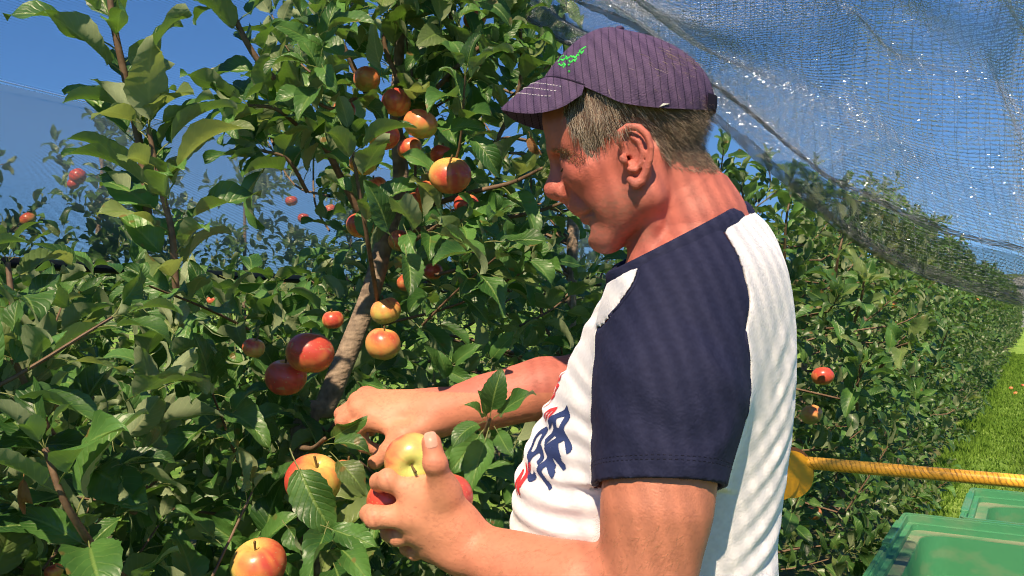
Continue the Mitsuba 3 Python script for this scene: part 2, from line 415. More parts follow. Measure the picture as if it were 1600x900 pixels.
scene['net_thread'] = principled((0.50, 0.55, 0.63), 0.16, 1.0, metallic=0.45)
scene['net_far'] = net_bsdf(0.0080, 0.14, 0, (0.26, 0.30, 0.38), 0.5, 0.5, 0)
scene['net_strip'] = net_bsdf(0.0028, 0.50, 0, (0.070, 0.108, 0.135), 0.5, 0.5, 0)
scene['net_glint_flake'] = {'type': 'twosided', 'x': principled((0.62, 0.66, 0.72), 0.22, 1.0, metallic=0.8)}
scene['net_cord'] = principled((0.012, 0.014, 0.018), 0.7, 0.3)

def sheet(rows, n, m, ripple=None):
    """rows: curves of matching points, lower edge first. Returns the (n, m, 3) grid."""
    R = [spline(r, n) for r in rows]
    G = np.array([spline([r[i] for r in R], m) for i in range(n)])
    if ripple is not None: G = G + ripple(np.linspace(0, 1, n)[:, None], np.linspace(0, 1, m)[None, :])
    return G
def sheet_uv(G):
    u = np.concatenate([[0], np.cumsum(np.linalg.norm(np.diff(G[:, 0], axis=0), axis=1))])
    w = np.concatenate([np.zeros((len(G), 1)), np.cumsum(np.linalg.norm(np.diff(G, axis=1), axis=2), axis=1)], 1)
    return np.stack([np.broadcast_to(u[:, None], w.shape), w], -1).reshape(-1, 2)
def weave(G, t0, t1, pitch, radius, seed, sides=3):
    """The cross threads of the net as round threads, one every pitch metres up the sheet from row t0 to row t1, a little uneven."""
    g = np.random.default_rng(seed)
    n, m = G.shape[:2]
    mid = G[n // 2]; s = np.concatenate([[0], np.cumsum(np.linalg.norm(np.diff(mid, axis=0), axis=1))])
    rows = np.arange(s[0] + 0.002, np.interp(t1, np.linspace(0, 1, m), s), pitch)
    at_ = np.interp(rows, s, np.arange(m))
    fine = np.array([spline(G[:, k], 2 * n) for k in range(m)]).transpose(1, 0, 2)
    out = []
    N2 = 2 * n
    for r in at_:
        wig = 0.30 * np.cumsum(g.normal(0, 1, N2)); wig = (wig - np.convolve(wig, np.ones(41) / 41, 'same')) * 0.10 + g.normal(0, 0.27, N2)
        q = np.clip(r + wig * pitch / max(s[1] - s[0], 1e-4) * 0.5, 0, m - 1.001); k = q.astype(int); fr = (q - k)[:, None]
        p = fine[np.arange(N2), k] * (1 - fr) + fine[np.arange(N2), k + 1] * fr
        out.append(tube(p, radius, sides, False))
    # flat flakes added to make the net glint, strewn along threads, roughly in the sheet
    K = int(len(at_) * 230)
    a = g.integers(2, N2 - 2, K); r = at_[g.integers(0, len(at_), K)]; k = np.clip(r.astype(int), 0, m - 2); fr = (r - k)[:, None]
    p = fine[a, k] * (1 - fr) + fine[a, k + 1] * fr
    eu = unit(fine[a + 1, k] - fine[a - 1, k]); ev = unit(fine[a, k + 1] - fine[a, k]); nn = unit(np.cross(eu, ev))
    nn = unit(nn + g.normal(0, 0.30, (K, 3))); eu = unit(np.cross(ev, nn)); ev = np.cross(nn, eu)
    su, sv = g.uniform(0.0009, 0.0020, K)[:, None], g.uniform(0.0004, 0.0008, K)[:, None]
    v = np.stack([p - eu * su - ev * sv, p + eu * su - ev * sv, p + eu * su + ev * sv, p - eu * su + ev * sv], 1)
    i4 = np.arange(K)[:, None] * 4
    return join(out), (v.reshape(-1, 3), np.vstack([i4 + [0, 1, 2], i4 + [0, 2, 3]]))
def net_thing(label, G, bsdf, threads, radius=0.0008, edge=None, edge_bsdf='net_gather', group=None, woven=None):
    """woven: (share of the sheet near its lower edge built thread by thread, pitch, radius); above it the sheet is a fine weave."""
    key = thing('hail_net', label, 'net', group)
    m0 = 0
    if woven:
        m0 = int(woven[0] * (G.shape[1] - 1))
        wv_, kn_ = weave(G, 0, woven[0], woven[1], woven[2], len(label))
        part(key, 'weave', wv_, 'net_thread', True, kind='stuff'); part(key, 'glint_flakes', kn_, 'net_glint_flake', False, kind='stuff')
    put(f'{key}__mesh_sheet', (G[:, m0:].reshape(-1, 3), grid_faces(G.shape[0], G.shape[1] - m0)), bsdf, True, uv=sheet_uv(G[:, m0:]))
    for i in threads:
        rad = np.interp(np.linspace(0, 1, len(G[i])), [0, 0.50, 0.66, 1.0], [radius, radius, radius * 3.9, radius * 3.9])  # thickened overhead, out of view, so that their shadows stripe the man
        c_ = G[i] - 0.0012 * unit(np.cross(np.gradient(G[i], axis=0), G[min(i + 1, len(G) - 1)] - G[i - 1]))
        part(key, 'thread', tube(c_[::2], rad[::2], 4, False), 'net_thread', True)
    if edge is not None:
        part(key, 'hem', edge[0], edge_bsdf, True, uv=edge[1])
    return key
def hem_band(G, m0, seed, shift, amp):
    """The net's edge folded over on itself: a ruffled band of the lowest rows."""
    B = spline_rows(G[:, :m0], 30, 5)
    q = meshkit.fbm(np.stack([np.arange(B.shape[0])[:, None] * 0.10 + 0 * B[..., 0], np.arange(B.shape[1])[None] * 0.6 + 0 * B[..., 0], 0 * B[..., 0] + seed], -1), 3, seed)
    w_ = np.interp(np.linspace(0, 1, B.shape[0]), [0, 0.35, 0.5, 1], [1.0, 0.95, 0.45, 0.22]) * (0.7 + 0.6 * meshkit.fbm(np.stack([np.arange(B.shape[0]) * 0.05, np.zeros(B.shape[0]) + seed, np.zeros(B.shape[0])], 1), 2, seed))
    B = B[:, :1] + (B - B[:, :1]) * w_[:, None, None]
    B = B + shift + (q[..., None] - 0.5) * amp * np.array([0.2, -1, 0.5])
    return (B.reshape(-1, 3), grid_faces(*B.shape[:2])), sheet_uv(B)
def spline_rows(G, a, k):
    rows = np.array([spline(G[:, j], len(G) * 2) for j in range(G.shape[1])]).transpose(1, 0, 2)
    return np.array([spline(r, 9) for r in rows])
def rolled(curve, radius, seed, sides=16):
    r = radius * (0.6 + 0.9 * meshkit.fbm(np.stack([np.arange(len(curve)) * 0.09, np.zeros(len(curve)) + seed, np.zeros(len(curve))], 1), 3, seed))
    v, f = tube(curve, r, sides, False)
    ph = np.tile(np.arange(sides) / sides, len(curve)); s = np.repeat(np.arange(len(curve)), sides)
    v = v + 0.22 * radius * (meshkit.fbm(np.stack([ph * 6, s * 0.12, 0 * ph + seed], 1), 3, seed)[:, None] - 0.5) * unit(v - np.repeat(curve, sides, 0))
    return (v, f), np.stack([ph * 0.06, s * 0.008], 1)

hemA = [at(*q) for q in [(735, -30, 1.95), (870, 65, 1.90), (1000, 112, 1.86), (1110, 187, 1.82), (1200, 270, 1.79), (1300, 352, 1.74), (1400, 414, 1.7), (1500, 458, 1.7), (1600, 487, 1.7), (1640, 497, 1.7), (1690, 508, 1.7)]]
X0 = np.linspace(0, 1, len(hemA))
midA = [np.array([h[0] * 0.86, h[1] - 0.10 - 0.03 * s, max(h[2] + 0.10, 2.06 - 0.05 * s)]) for h, s in zip(hemA, X0)]
topA = [np.array([-0.20 + 1.0 * s, 0.72 - 0.05 * s, 2.36 - 0.03 * s]) for s in X0]
endA = [np.array([-0.24 + 1.4 * s, -0.35, 2.52]) for s in X0]
farA = [np.array([-0.3 + 1.9 * s, -2.2, 2.62]) for s in X0]
def ripA(s, t):
    q = np.stack(np.broadcast_arrays(s * 3.2 + t * 0.6, t * 2.2, 0 * s * t), -1)
    wv = 0.022 * np.sin(15 * s + 42 * t + 5 * meshkit.fbm(q * 0.8, 2, 3)) * (0.3 + 0.9 * meshkit.fbm(q * 1.1 + 4, 2, 23)) + 0.07 * (meshkit.fbm(q * 1.2, 2, 7) - 0.5) + 0.006 * np.sin(24 * s + 40 * t + 4 * meshkit.fbm(q * 1.5, 2, 9))
    return wv[..., None] * np.array([0.15, -0.9, 0.4]) * np.minimum(1, 0.35 + 3 * t)[..., None]
GA = sheet([hemA, midA, topA, endA, farA], 240, 110, ripA)
net_thing('crinkled grey hail net draped overhead with its lower hem hanging behind the man\'s cap', GA, 'net_near', range(3, 239, 4), 0.0004, hem_band(GA, 4, 3, np.array([0, -0.003, 0.001]), 0.012), 'net_gather', woven=(0.33, 0.0050, 0.00054))

hemB = [at(*q) for q in [(850, -40, 1.74), (905, 0, 1.72), (1000, 52, 1.70), (1100, 132, 1.67), (1200, 205, 1.63), (1300, 285, 1.59), (1370, 320, 1.55), (1450, 360, 1.55), (1600, 396, 1.55), (1640, 406, 1.55), (1690, 420, 1.55)]]
midB = [np.array([h[0] * 0.88, h[1] - 0.09, max(h[2] + 0.10, 2.04 - 0.05 * s)]) for h, s in zip(hemB, X0)]
topB = [np.array([-0.18 + 1.03 * s, 0.85 - 0.05 * s, 2.25 - 0.05 * s]) for s in X0]
def ripB(s, t):
    q = np.stack(np.broadcast_arrays(s * 4 + t * 1.2 + 9, t * 2.0, 0 * s * t), -1)
    wv = 0.020 * np.sin(14 * s + 30 * t + 5 * meshkit.fbm(q * 0.8, 2, 13)) * (0.3 + 0.9 * meshkit.fbm(q * 1.1 + 4, 2, 33)) + 0.06 * (meshkit.fbm(q * 1.3, 2, 17) - 0.5) + 0.006 * np.sin(20 * s + 36 * t + 4 * meshkit.fbm(q * 1.5, 2, 19))
    return wv[..., None] * np.array([0.1, -0.9, 0.4]) * np.minimum(1, 0.25 + 3 * t)[..., None]
GB = sheet([hemB, midB, topB], 220, 60, ripB)
net_thing('folded inner layer of grey hail net with a dark gathered edge hanging to the right', GB, 'net_near', range(3, 219, 6), 0.0004, hem_band(GB, 3, 5, np.array([0, -0.004, 0.001]), 0.016), 'net_gather', woven=(0.62, 0.0050, 0.00054))

# added dark net sheet between the two right hems, to darken the hedge behind
scene['net_dark_veil'] = net_bsdf(0.0046, 0.36, 0.008, (0.030, 0.038, 0.045), 0.35, 0.8, 0)
PA, PB = spline(GA[:, 0], 200)[88:], spline(GB[:, 0], 200)[88:]
PG = np.array([[a + (b - a) * t + np.array([0.0, 0.05, -0.02]) * math.sin(math.pi * t) + np.array([0, 0.012, 0]) * math.sin(9 * t + 0.21 * i) for t in np.linspace(0.02, 0.97, 16)] for i, (a, b) in enumerate(zip(PA, PB))])
net_thing('dark doubled slack of hail net sagging between the two hems before the hedge', PG, 'net_dark_veil', ())

# the net beyond the picked row: a thin upper sheet, and a dense lower strip that hangs from it
LL = np.linspace(-4, 16, 60)
strip_top = np.array([rowpt(l, 2.6, 2.10 + 0.02 * math.sin(l * 1.7)) for l in LL]); strip_bot = np.array([rowpt(l, 2.55 + 0.03 * math.sin(l * 2.1), 1.575 + 0.018 * math.sin(l * 1.3 + 1)) for l in LL])
GS = np.array([[a + (b - a) * t + OUT * (-0.10 * math.sin(math.pi * t) + 0.03 * math.sin(5 * t + 2.2 * l)) for t in np.linspace(0, 1, 14)] for a, b, l in zip(strip_bot, strip_top, LL)])
k = net_thing('milky blue strip of hail net hanging behind the left tree, small trees showing through', GS, 'net_strip', ())
part(k, 'cord', tube(strip_bot[::2], 0.016, 8), 'net_cord', True, label='dark weighted lower edge of the net')
part(k, 'cord', tube(strip_top[::2], 0.0014, 6), 'net_thread', True)
GU = np.array([[a + (rowpt(l, 1.25, 4.5) - a) * t + UP * (-0.18 * math.sin(math.pi * t)) for t in np.linspace(0, 1, 12)] for a, l in zip(strip_top + UP * 0.004, LL)])
net_thing('fine sheer hail net stretched across the blue sky at upper left', GU, 'net_far', ())

# ------------------------------------------------------------------ crates and the platform that carries them
def plastic(p, n, uv):
    dirt = mikit.smoothstep(0.45, 0.75, F(p.x * 14, p.y * 14, p.z * 22, octaves=4))
    c = mikit.mix((0.040, 0.195, 0.088), (0.060, 0.240, 0.118), F(p.x * 5, p.y * 5, p.z * 5))
    return mikit.mix(c, (0.16, 0.22, 0.13), dirt * 0.42)
scene['crate_plastic'] = principled(mikit.proc(plastic), 0.42, 0.45)
scene['crate_dusty'] = principled(mikit.proc(lambda p, n, uv: mikit.mix((0.075, 0.20, 0.10), (0.18, 0.215, 0.135), mikit.smoothstep(0.3, 0.7, F(p.x * 12, p.y * 12, p.z * 12, octaves=4)))), 0.75, 0.3)
scene['hole_dark'] = principled((0.010, 0.016, 0.012), 0.8, 0.1)
import shapely.geometry as sg
def ring(outer, r_out, inset, r_in, z0, z1):
    L_, W_ = outer
    box = lambda i, r: sg.box(i + r, i + r, L_ - i - r, W_ - i - r).buffer(r, quad_segs=8)
    a = box(inset[0], r_out); b = box(inset[1], r_in)
    m = trimesh.creation.extrude_polygon(a.difference(b), z1 - z0, engine='earcut'); m.apply_translation([0, 0, z0])
    return np.array(m.vertices), np.array(m.faces)
def crate(label, corner, length, width, height):
    """corner: the far left corner of the rim; the crate runs towards the camera along the row and to the right across it."""
    key = thing('harvest_crate', label, 'crate', None)
    o, ex, ey, ez = corner, -ROW, -OUT, UP
    flip = lambda m: m
    P_ = lambda m: flip(moved(m, o, ex, ey, ez))            # (ex, ey, ez) is left handed
    S = (length, width)
    part(key, 'lip', join([P_(ring(S, 0.02, (0.0, 0.018), 0.012, -0.062, 0.0)), P_(ring(S, 0.02, (0.004, 0.013), 0.012, -0.0005, 0.005))]), 'crate_plastic', 30)
    part(key, 'slope', P_(ring(S, 0.02, (0.0175, 0.034), 0.02, -0.062, -0.022)), 'crate_plastic', 30)
    part(key, 'ledge', P_(ring(S, 0.03, (0.033, 0.066), 0.085, -0.066, -0.040)), 'crate_dusty', 30, label='pale dusty ledge inside the rim')
    wall = trimesh.Trimesh(*ring(S, 0.09, (0.060, 0.0675), 0.083, -height, -0.043))
    holes = []
    for y in (0.40, 0.43, width - 0.43, width - 0.40):
        for z, h in ((-0.075, 0.006), (-0.115, 0.016)):
            b = trimesh.creation.cylinder(0.0055, 0.03, sections=12); b.apply_transform(trimesh.transformations.rotation_matrix(np.pi / 2, [0, 1, 0])); b.apply_scale([1, 1, 1 + h * 40]); b.apply_translation([0.063, y, z]); holes.append(b)
    wall = trimesh.boolean.difference([wall] + holes, engine='manifold')
    part(key, 'wall', P_((np.array(wall.vertices), np.array(wall.faces))), 'crate_plastic', 25)
    part(key, 'floor', P_(rounded_box((length - 0.13, width - 0.13, 0.02), 0.004, (length / 2, width / 2, -height + 0.01))), 'crate_plastic')
    for s in np.arange(0.14, length - 0.1, 0.2):
        part(key, 'rib', P_(rounded_box((0.022, 0.05, height - 0.07), 0.004, (s, 0.033, -height / 2 - 0.035))), 'crate_plastic')
    for s in np.arange(0.14, width - 0.1, 0.2):
        part(key, 'rib', P_(rounded_box((0.05, 0.022, height - 0.07), 0.004, (0.033, s, -height / 2 - 0.035))), 'crate_plastic')
    part(key, 'handle_block', P_(rounded_box((0.30, 0.024, 0.014), 0.003, (0.30, 0.011, 0.004))), 'crate_plastic')
    part(key, 'inner_panel', P_(rounded_box((0.012, width - 0.80, 0.26), 0.005, (0.068, width / 2, -0.30))), 'crate_plastic')
    return key
crate('large green plastic harvest crate with open top in the bottom right corner', at(1410, 802, 2.9), 1.0, 1.2, 0.46)
crate('green plastic crate behind the nearest crate, under the orange bar', at(1515, 763, 3.33) , 0.55, 1.1, 0.46)

scene['steel_grey'] = principled((0.10, 0.11, 0.12), 0.55, 0.4)
scene['rubber'] = principled((0.02, 0.02, 0.02), 0.8, 0.3)
wg = thing('harvest_platform', 'low grey harvest platform under the green crates', 'trailer')
c0 = at(1430, 806, 2.9); dl, dn = float(c0 @ ROW), float(c0 @ OUT)
part(wg, 'deck', moved(rounded_box((2.3, 1.5, 0.06), 0.01), rowpt(dl - 0.35, dn - 0.8, c0[2] - 0.49), ROW, OUT, UP), 'steel_grey')
part(wg, 'post', tube([rowpt(dl - 1.25, dn - 1.35, c0[2] - 0.46), rowpt(dl - 1.25, dn - 1.35, 1.3)], 0.03, 12), 'steel_grey', 40)
for a_, b_ in ((0.5, -0.05), (0.5, -1.55), (-1.2, -0.05), (-1.2, -1.55)):
    w = trimesh.creation.cylinder(0.13, 0.1, sections=28); w.apply_transform(trimesh.geometry.align_vectors([0, 0, 1], OUT)); w.apply_translation(rowpt(dl + a_, dn + b_ + (0.06 if b_ > -1 else 0), 0.13))
    part(wg, 'wheel', (np.array(w.vertices), np.array(w.faces)), 'rubber', 40)

# the orange bar
def bar_paint(p, n, uv):
    s = p.x * -OUT[0] + p.y * -OUT[1]
    w = s / 0.0115 + p.z * 45 + 0.5 * N(s * 22, p.z * 60) + 0.35 * N(s * 160, p.z * 160)
    a = dr.abs(w - dr.floor(w) - 0.5) * 2
    gap = mikit.smoothstep(0.36, 0.60, F(s * 60, p.z * 110, p.y * 60))
    scr = (1 - mikit.smoothstep(0.20, 0.42, a)) * (0.55 + 0.45 * gap)
    return mikit.mix(mikit.mix((0.80, 0.39, 0.04), (0.86, 0.48, 0.06), N(s * 8)), (0.20, 0.07, 0.015), scr * 0.62)
scene['bar_paint'] = principled(mikit.proc(bar_paint), 0.30, 0.5)
scene['disc_paint'] = principled(mikit.proc(lambda p, n, uv: mikit.mix((0.84, 0.42, 0.012), (0.76, 0.36, 0.015), F(p.x * 8, p.y * 8, p.z * 60))), 0.45, 0.45)
scene['disc_rust'] = principled((0.16, 0.075, 0.035), 0.8, 0.2)
bar = thing('safety_bar', 'orange safety bar with dark spiral scratches reaching in from the right', 'barrier')
b0 = at(1250, 722, 2.36)
b1 = b0 - OUT * 1.35
part(bar, 'tube', tube(spline([b0, b1], 40), 0.0165, 20), 'bar_paint', 40)
for i, (px, py, dd, r) in enumerate([(1236, 741, 2.33, 0.061), (1214, 745, 2.305, 0.060), (1190, 747, 2.28, 0.060), (1236, 735, 2.352, 0.062)]):
    w = trimesh.creation.cylinder(r, 0.014, sections=56); w = trimesh.Trimesh(*rounded_box((0.01, 0.01, 0.01), 0.002)) if False else w
    w.apply_transform(trimesh.geometry.align_vectors([0, 0, 1], unit([0.20, -1, 0.10 if i < 3 else 0.28]))); w.apply_translation(at(px, py, dd))
    part(bar, 'end_disc', (np.array(w.vertices), np.array(w.faces)), 'disc_paint' if i < 3 else 'disc_rust', 30)
part(wg, 'clamp', tube([b1 + OUT * 0.1, rowpt(dl - 1.25, dn - 1.35, 1.06)], 0.02, 10), 'steel_grey', 40)

# far end of the lane
scene['shed_wall'] = principled((0.22, 0.23, 0.25), 0.8, 0.3)
sh = thing('storage_shed', 'tiny grey storage shed at the far end of the grass lane', 'shed')
part(sh, 'wall', moved(rounded_box((4, 7, 2.6), 0.02), rowpt(66, -1.0, 1.3), ROW, OUT, UP), 'shed_wall')
rp = sg.Polygon([(-3.8, 0), (3.8, 0), (0, 1.1)]); rm = trimesh.creation.extrude_polygon(rp, 4.4, engine='earcut')
part(sh, 'roof', moved((np.array(rm.vertices), np.array(rm.faces)), rowpt(63.8, -1.0, 2.603), OUT, UP, ROW), 'shed_wall')
scene['hill_look'] = principled(mikit.proc(lambda p, n, uv: mikit.mix((0.035, 0.06, 0.025), (0.07, 0.10, 0.04), F(p.x * 0.05, p.y * 0.05, p.z * 0.1, octaves=4))), 0.95, 0.1)
az = np.linspace(-1.3, 1.3, 120); rr = np.array([240, 330, 460])
hv = []
for a_ in az:
    hh = 10 + 12 * meshkit.fbm(np.array([[a_ * 4, 1.0, 2.0]]), 3, 4)[0]
    for r_, q in zip(rr, (0.0, 0.75, 1.0)):
        hv.append([math.sin(a_) * r_, math.cos(a_) * r_, q * hh - 0.3])
put('hills', (np.array(hv), grid_faces(120, 3)), 'hill_look', True)
labels['hills'] = {'label': 'low dark green wooded hills on the horizon', 'kind': 'structure'}
# ------------------------------------------------------------------ apples of the picked row
DA = 1.0
def ap(px, py, rp, d, label, **kw):
    apple(at(px, py, d), rp / FPX * d, label, **kw)
ap(600, 213, 25, 1.56, 'red and green apple hanging lowest-left of the upper apple cluster', red=0.50, axis=[-0.2, 0.2, 1], seed=1, blush=[1, -0.5, -0.1])
ap(656, 194, 27, 1.60, 'orange blushed apple hanging right in the upper apple cluster', red=0.40, axis=[0.3, 0.1, 1], seed=2, blush=[0.2, -0.3, 1])
ap(620, 160, 23, 1.64, 'apple with red top at the top centre of the upper apple cluster', red=0.55, axis=[0.1, 0.4, 1], seed=3)
ap(573, 124, 21, 1.66, 'highest apple in the tree crown, green with a red cheek', red=0.48, axis=[0.1, 0.4, 1], seed=4, blush=[-0.2, -0.3, 1])
ap(567, 256, 21, 1.62, 'yellow apple half hidden under a leaf, left of the cluster', red=0.25, axis=[0.1, 0.0, 1], seed=5)
ap(538, 172, 18, 1.70, 'dull orange apple behind leaves at the left of the crown', red=0.55, axis=[0.1, 0.0, 1], seed=6)
ap(703, 275, 33, 1.52, 'large orange red apple hanging left of the man\'s face', red=0.50, axis=[0.0, -0.5, 1], seed=7, blush=[0.5, -0.6, -0.2])
ap(690, 243, 18, 1.66, 'red apple peeping out above the large apple by the man\'s face', red=0.72, seed=8)
ap(668, 300, 19, 1.66, 'pinkish apple behind leaves at the left of the large apple', red=0.6, seed=9)
ap(729, 320, 20, 1.62, 'dark red apple hanging below the large apple by the man\'s face', red=0.85, seed=10)
ap(562, 353, 22, 1.62, 'orange apple hanging left of the trunk below the upper cluster', red=0.55, seed=11, axis=[0.2, 0.3, 1])
ap(624, 376, 18, 1.76, 'shaded yellow apple close beside the upper trunk', red=0.35, seed=12)
ap(636, 440, 16, 1.76, 'small orange apple in shade right of the trunk', red=0.6, seed=13)
ap(677, 424, 15, 1.78, 'small red apple in the shade among leaves right of the trunk', red=0.72, seed=14)
ap(604, 486, 24, 1.62, 'yellow orange apple touching the trunk on its right side', red=0.36, seed=15)
ap(598, 538, 28, 1.56, 'yellow apple hanging right of the trunk above the man\'s hand', red=0.30, seed=16, axis=[0.2, -0.1, 1])
ap(484, 552, 37, 1.42, 'large bright red apple hanging left of the trunk', red=0.86, seed=17, axis=[0.1, 0.25, 1])
ap(446, 590, 33, 1.46, 'dark red apple half hidden beneath the large bright red apple', red=0.95, seed=18)
ap(397, 544, 18, 1.46, 'small orange apple hidden in leaves left of the red apples', red=0.55, seed=19)
ap(490, 752, 44, 1.26, 'large orange red apple in leaves left of the man\'s hands', red=0.62, seed=20, axis=[0.3, -0.45, 1], blush=[-1, -0.3, 0.2])
ap(543, 736, 22, 1.40, 'yellow apple tucked behind the large apple left of the hands', red=0.3, seed=21)
ap(404, 882, 43, 1.15, 'large yellow orange apple at the bottom edge of the picture', red=0.42, seed=22, axis=[-0.1, -0.35, 1], blush=[1, -0.4, 0.3])
ap(84, 893, 14, 1.05, 'bit of orange apple among leaves in the bottom left corner', red=0.5, seed=23)
ap(1286, 588, 17, 3.15, 'brownish red apple in the right hedge behind the man\'s back', red=0.8, seed=24)
ap(1268, 648, 17, 3.15, 'yellow green apple low in the right hedge near the orange bar', red=0.05, seed=25)
ap(1350, 428, 8, 3.3, 'small yellow orange apple high in the right hedge', red=0.35, seed=26)
ap(1272, 426, 7, 3.6, 'small red apple high in the hedge, nearest the man\'s shoulder', red=0.9, seed=27)

ap(640, 232, 20, 1.66, 'yellow orange apple wedged in the middle of the upper apple cluster', red=0.4, seed=28)
ap(652, 318, 20, 1.70, 'shaded orange apple against the trunk below the upper cluster', red=0.5, seed=29)
ap(588, 292, 17, 1.68, 'small yellow apple half covered left of the upper trunk', red=0.3, seed=30)
ap(742, 30, 18, 1.70, 'orange apple near the top edge of the picture behind leaves', red=0.5, seed=31)
ap(520, 500, 17, 1.72, 'small dull apple in the shade just left of the trunk', red=0.55, seed=32)
# ------------------------------------------------------------------ the man takes up this room
for p_, r_ in ((at(985, 190, 1.08), 0.16), (at(1060, 400, 1.1), 0.20), (at(1040, 560, 1.1), 0.25), (at(1020, 760, 1.1), 0.25), (at(900, 280, 1.08), 0.07), (at(870, 170, 1.08), 0.08),
               (at(780, 610, 1.30), 0.065), (at(850, 585, 1.30), 0.07), (at(720, 630, 1.32), 0.07), (at(650, 650, 1.34), 0.07), (at(590, 650, 1.34), 0.06), (at(580, 700, 1.3), 0.035),
               (at(660, 770, 1.02), 0.10), (at(610, 770, 1.02), 0.08), (at(740, 840, 1.0), 0.08), (at(820, 870, 0.97), 0.08), (at(900, 890, 0.95), 0.09)):
    KEEP_OUT.append((p_, r_))
WINDOWS = []           # (point, radius, reach): the things that show; few leaves grow in front of them towards the lane
def window(p, r, reach=0.5): WINDOWS.append((np.asarray(p), r, reach))
for q in ((512, 630, 1.66), (530, 585, 1.68), (548, 540, 1.70), (565, 500, 1.72), (580, 455, 1.74), (592, 420, 1.76), (612, 330, 1.79), (622, 300, 1.80)):
    window(at(*q), 0.032)
for q, r_ in (((610, 645, 1.33), 0.055), ((665, 650, 1.33), 0.05), ((735, 628, 1.33), 0.05), ((820, 606, 1.33), 0.05), ((600, 705, 1.29), 0.03), ((640, 740, 1.0), 0.06)):
    window(at(*q), r_, 0.45)
for key_, p_, r_ in APPLES[:25]:
    window(p_, r_ * (1.1 if r_ > 0.030 else 0.65))
WC = np.array([w[0] for w in WINDOWS]); WR = np.array([w[1] for w in WINDOWS]); WL = np.array([w[2] for w in WINDOWS])
WD = np.linalg.norm(EYE - WC, axis=1); WU = (EYE - WC) / WD[:, None]
def open_front(p):
    q = p - WC; t = (q * WU).sum(1)
    off = np.sqrt(np.maximum((q * q).sum(1) - t * t, 0))
    return not bool(((t > 0) & (t < WL) & (off < WR * (1 - 0.3 * t / WD) + 0.012)).any())
def sight_clear(p):
    """Nothing grows between the camera and the man: he stands in front of the row."""
    return p @ OUT > 0.60 or p @ ROW < 0.2 or p @ ROW > 1.35

HERO = {0: [], 1: [], 'fan': []}
def leaf_between(tree, base, tip, roll=0.0, bsdf='leaf_green', wide=1.0):
    """A leaf from its stalk's base to its tip; roll turns it about that line, 0 showing its upper side to the sun and the lane."""
    base, tip = np.asarray(base), np.asarray(tip)
    d = tip - base; n = SUN + np.array([0, -0.6, 0.2])
    c, s = math.cos(roll), math.sin(roll); u = unit(d)
    n = unit(n - u * (n @ u)); n = n * c + np.cross(u, n) * s
    HERO[tree].append(Leaf(base, d, n, np.linalg.norm(d) / 1.2, bsdf))
HEROSTEMS = {0: [], 1: []}
def hero_shoot(tree, seed, pts, r0, r1, size, count, pale=0.1, rosette=5, start=0.1, mat='twig'):
    g = np.random.default_rng(seed)
    path = spline(pts, 24)
    HEROSTEMS[tree].append((tube(path, np.linspace(r0, r1, 24), 7), mat))
    HERO[tree].extend(l for l in shoot_leaves(g, path, size, count, pale, start, rosette))
    return path

# tree 1: the one at the left with the tall shoots; tree 0: the one the man picks from
hero_shoot(1, 1, [at(275, 450, 1.18), at(268, 360, 1.17), at(250, 290, 1.17), at(232, 200, 1.16)], 0.0050, 0.003, 0.098, 17, 0.25, 7, 0.0)
hero_shoot(1, 2, [at(236, 390, 1.22), at(222, 250, 1.22), at(200, 140, 1.20), at(178, 40, 1.18), at(165, -60, 1.17)], 0.0062, 0.004, 0.100, 21, 0.2, 4, 0.05)
hero_shoot(1, 3, [at(90, 640, 1.25), at(32, 560, 1.04), at(20, 480, 1.0), at(12, 410, 1.0)], 0.005, 0.003, 0.082, 9, 0.15, 5)
hero_shoot(1, 4, [at(210, 800, 1.25), at(100, 700, 1.0), at(60, 640, 0.95), at(20, 560, 0.92)], 0.005, 0.003, 0.088, 9, 0.1, 5)
hero_shoot(1, 5, [at(330, 1010, 1.25), at(190, 900, 0.98), at(110, 800, 0.88), at(70, 700, 0.87)], 0.005, 0.003, 0.091, 9, 0.15, 5)
hero_shoot(0, 6, [at(600, 200, 1.7), at(545, 90, 1.66), at(505, 0, 1.62), at(480, -60, 1.6)], 0.006, 0.004, 0.096, 11, 0.08, 5, 0.05)
hero_shoot(0, 7, [at(560, 330, 1.68), at(480, 180, 1.6), at(400, 90, 1.55), at(350, -10, 1.52), at(330, -60, 1.5)], 0.007, 0.004, 0.096, 15, 0.08, 4, 0.2)
hero_shoot(0, 8, [at(625, 190, 1.72), at(680, 140, 1.68), at(735, 85, 1.66), at(790, 50, 1.64)], 0.0065, 0.0035, 0.088, 13, 0.12, 6, 0.1)
hero_shoot(0, 9, [at(590, 470, 1.62), at(575, 380, 1.5), at(558, 280, 1.45), at(548, 215, 1.44)], 0.0045, 0.0025, 0.082, 9, 0.15, 6, 0.3)
hero_shoot(0, 10, [at(640, 330, 1.75), at(740, 300, 1.7), at(800, 285, 1.68), at(848, 262, 1.66)], 0.006, 0.003, 0.094, 12, 0.1, 5, 0.05)
hero_shoot(0, 11, [at(640, 360, 1.75), at(760, 345, 1.8), at(840, 330, 1.8), at(890, 312, 1.78)], 0.006, 0.003, 0.088, 10, 0.1, 5, 0.05)
hero_shoot(0, 12, [at(620, 120, 1.72), at(600, 60, 1.7), at(625, 0, 1.68), at(630, -60, 1.66)], 0.005, 0.0035, 0.099, 12, 0.08, 5, 0.05)
hero_shoot(0, 13, [at(700, 130, 1.75), at(710, 60, 1.72), at(690, -30, 1.7)], 0.005, 0.0035, 0.099, 11, 0.08, 5, 0.05)
hero_shoot(0, 14, [at(760, 250, 1.72), at(800, 170, 1.70), at(815, 110, 1.68), at(812, 30, 1.66)], 0.005, 0.003, 0.091, 12, 0.1, 6, 0.05)
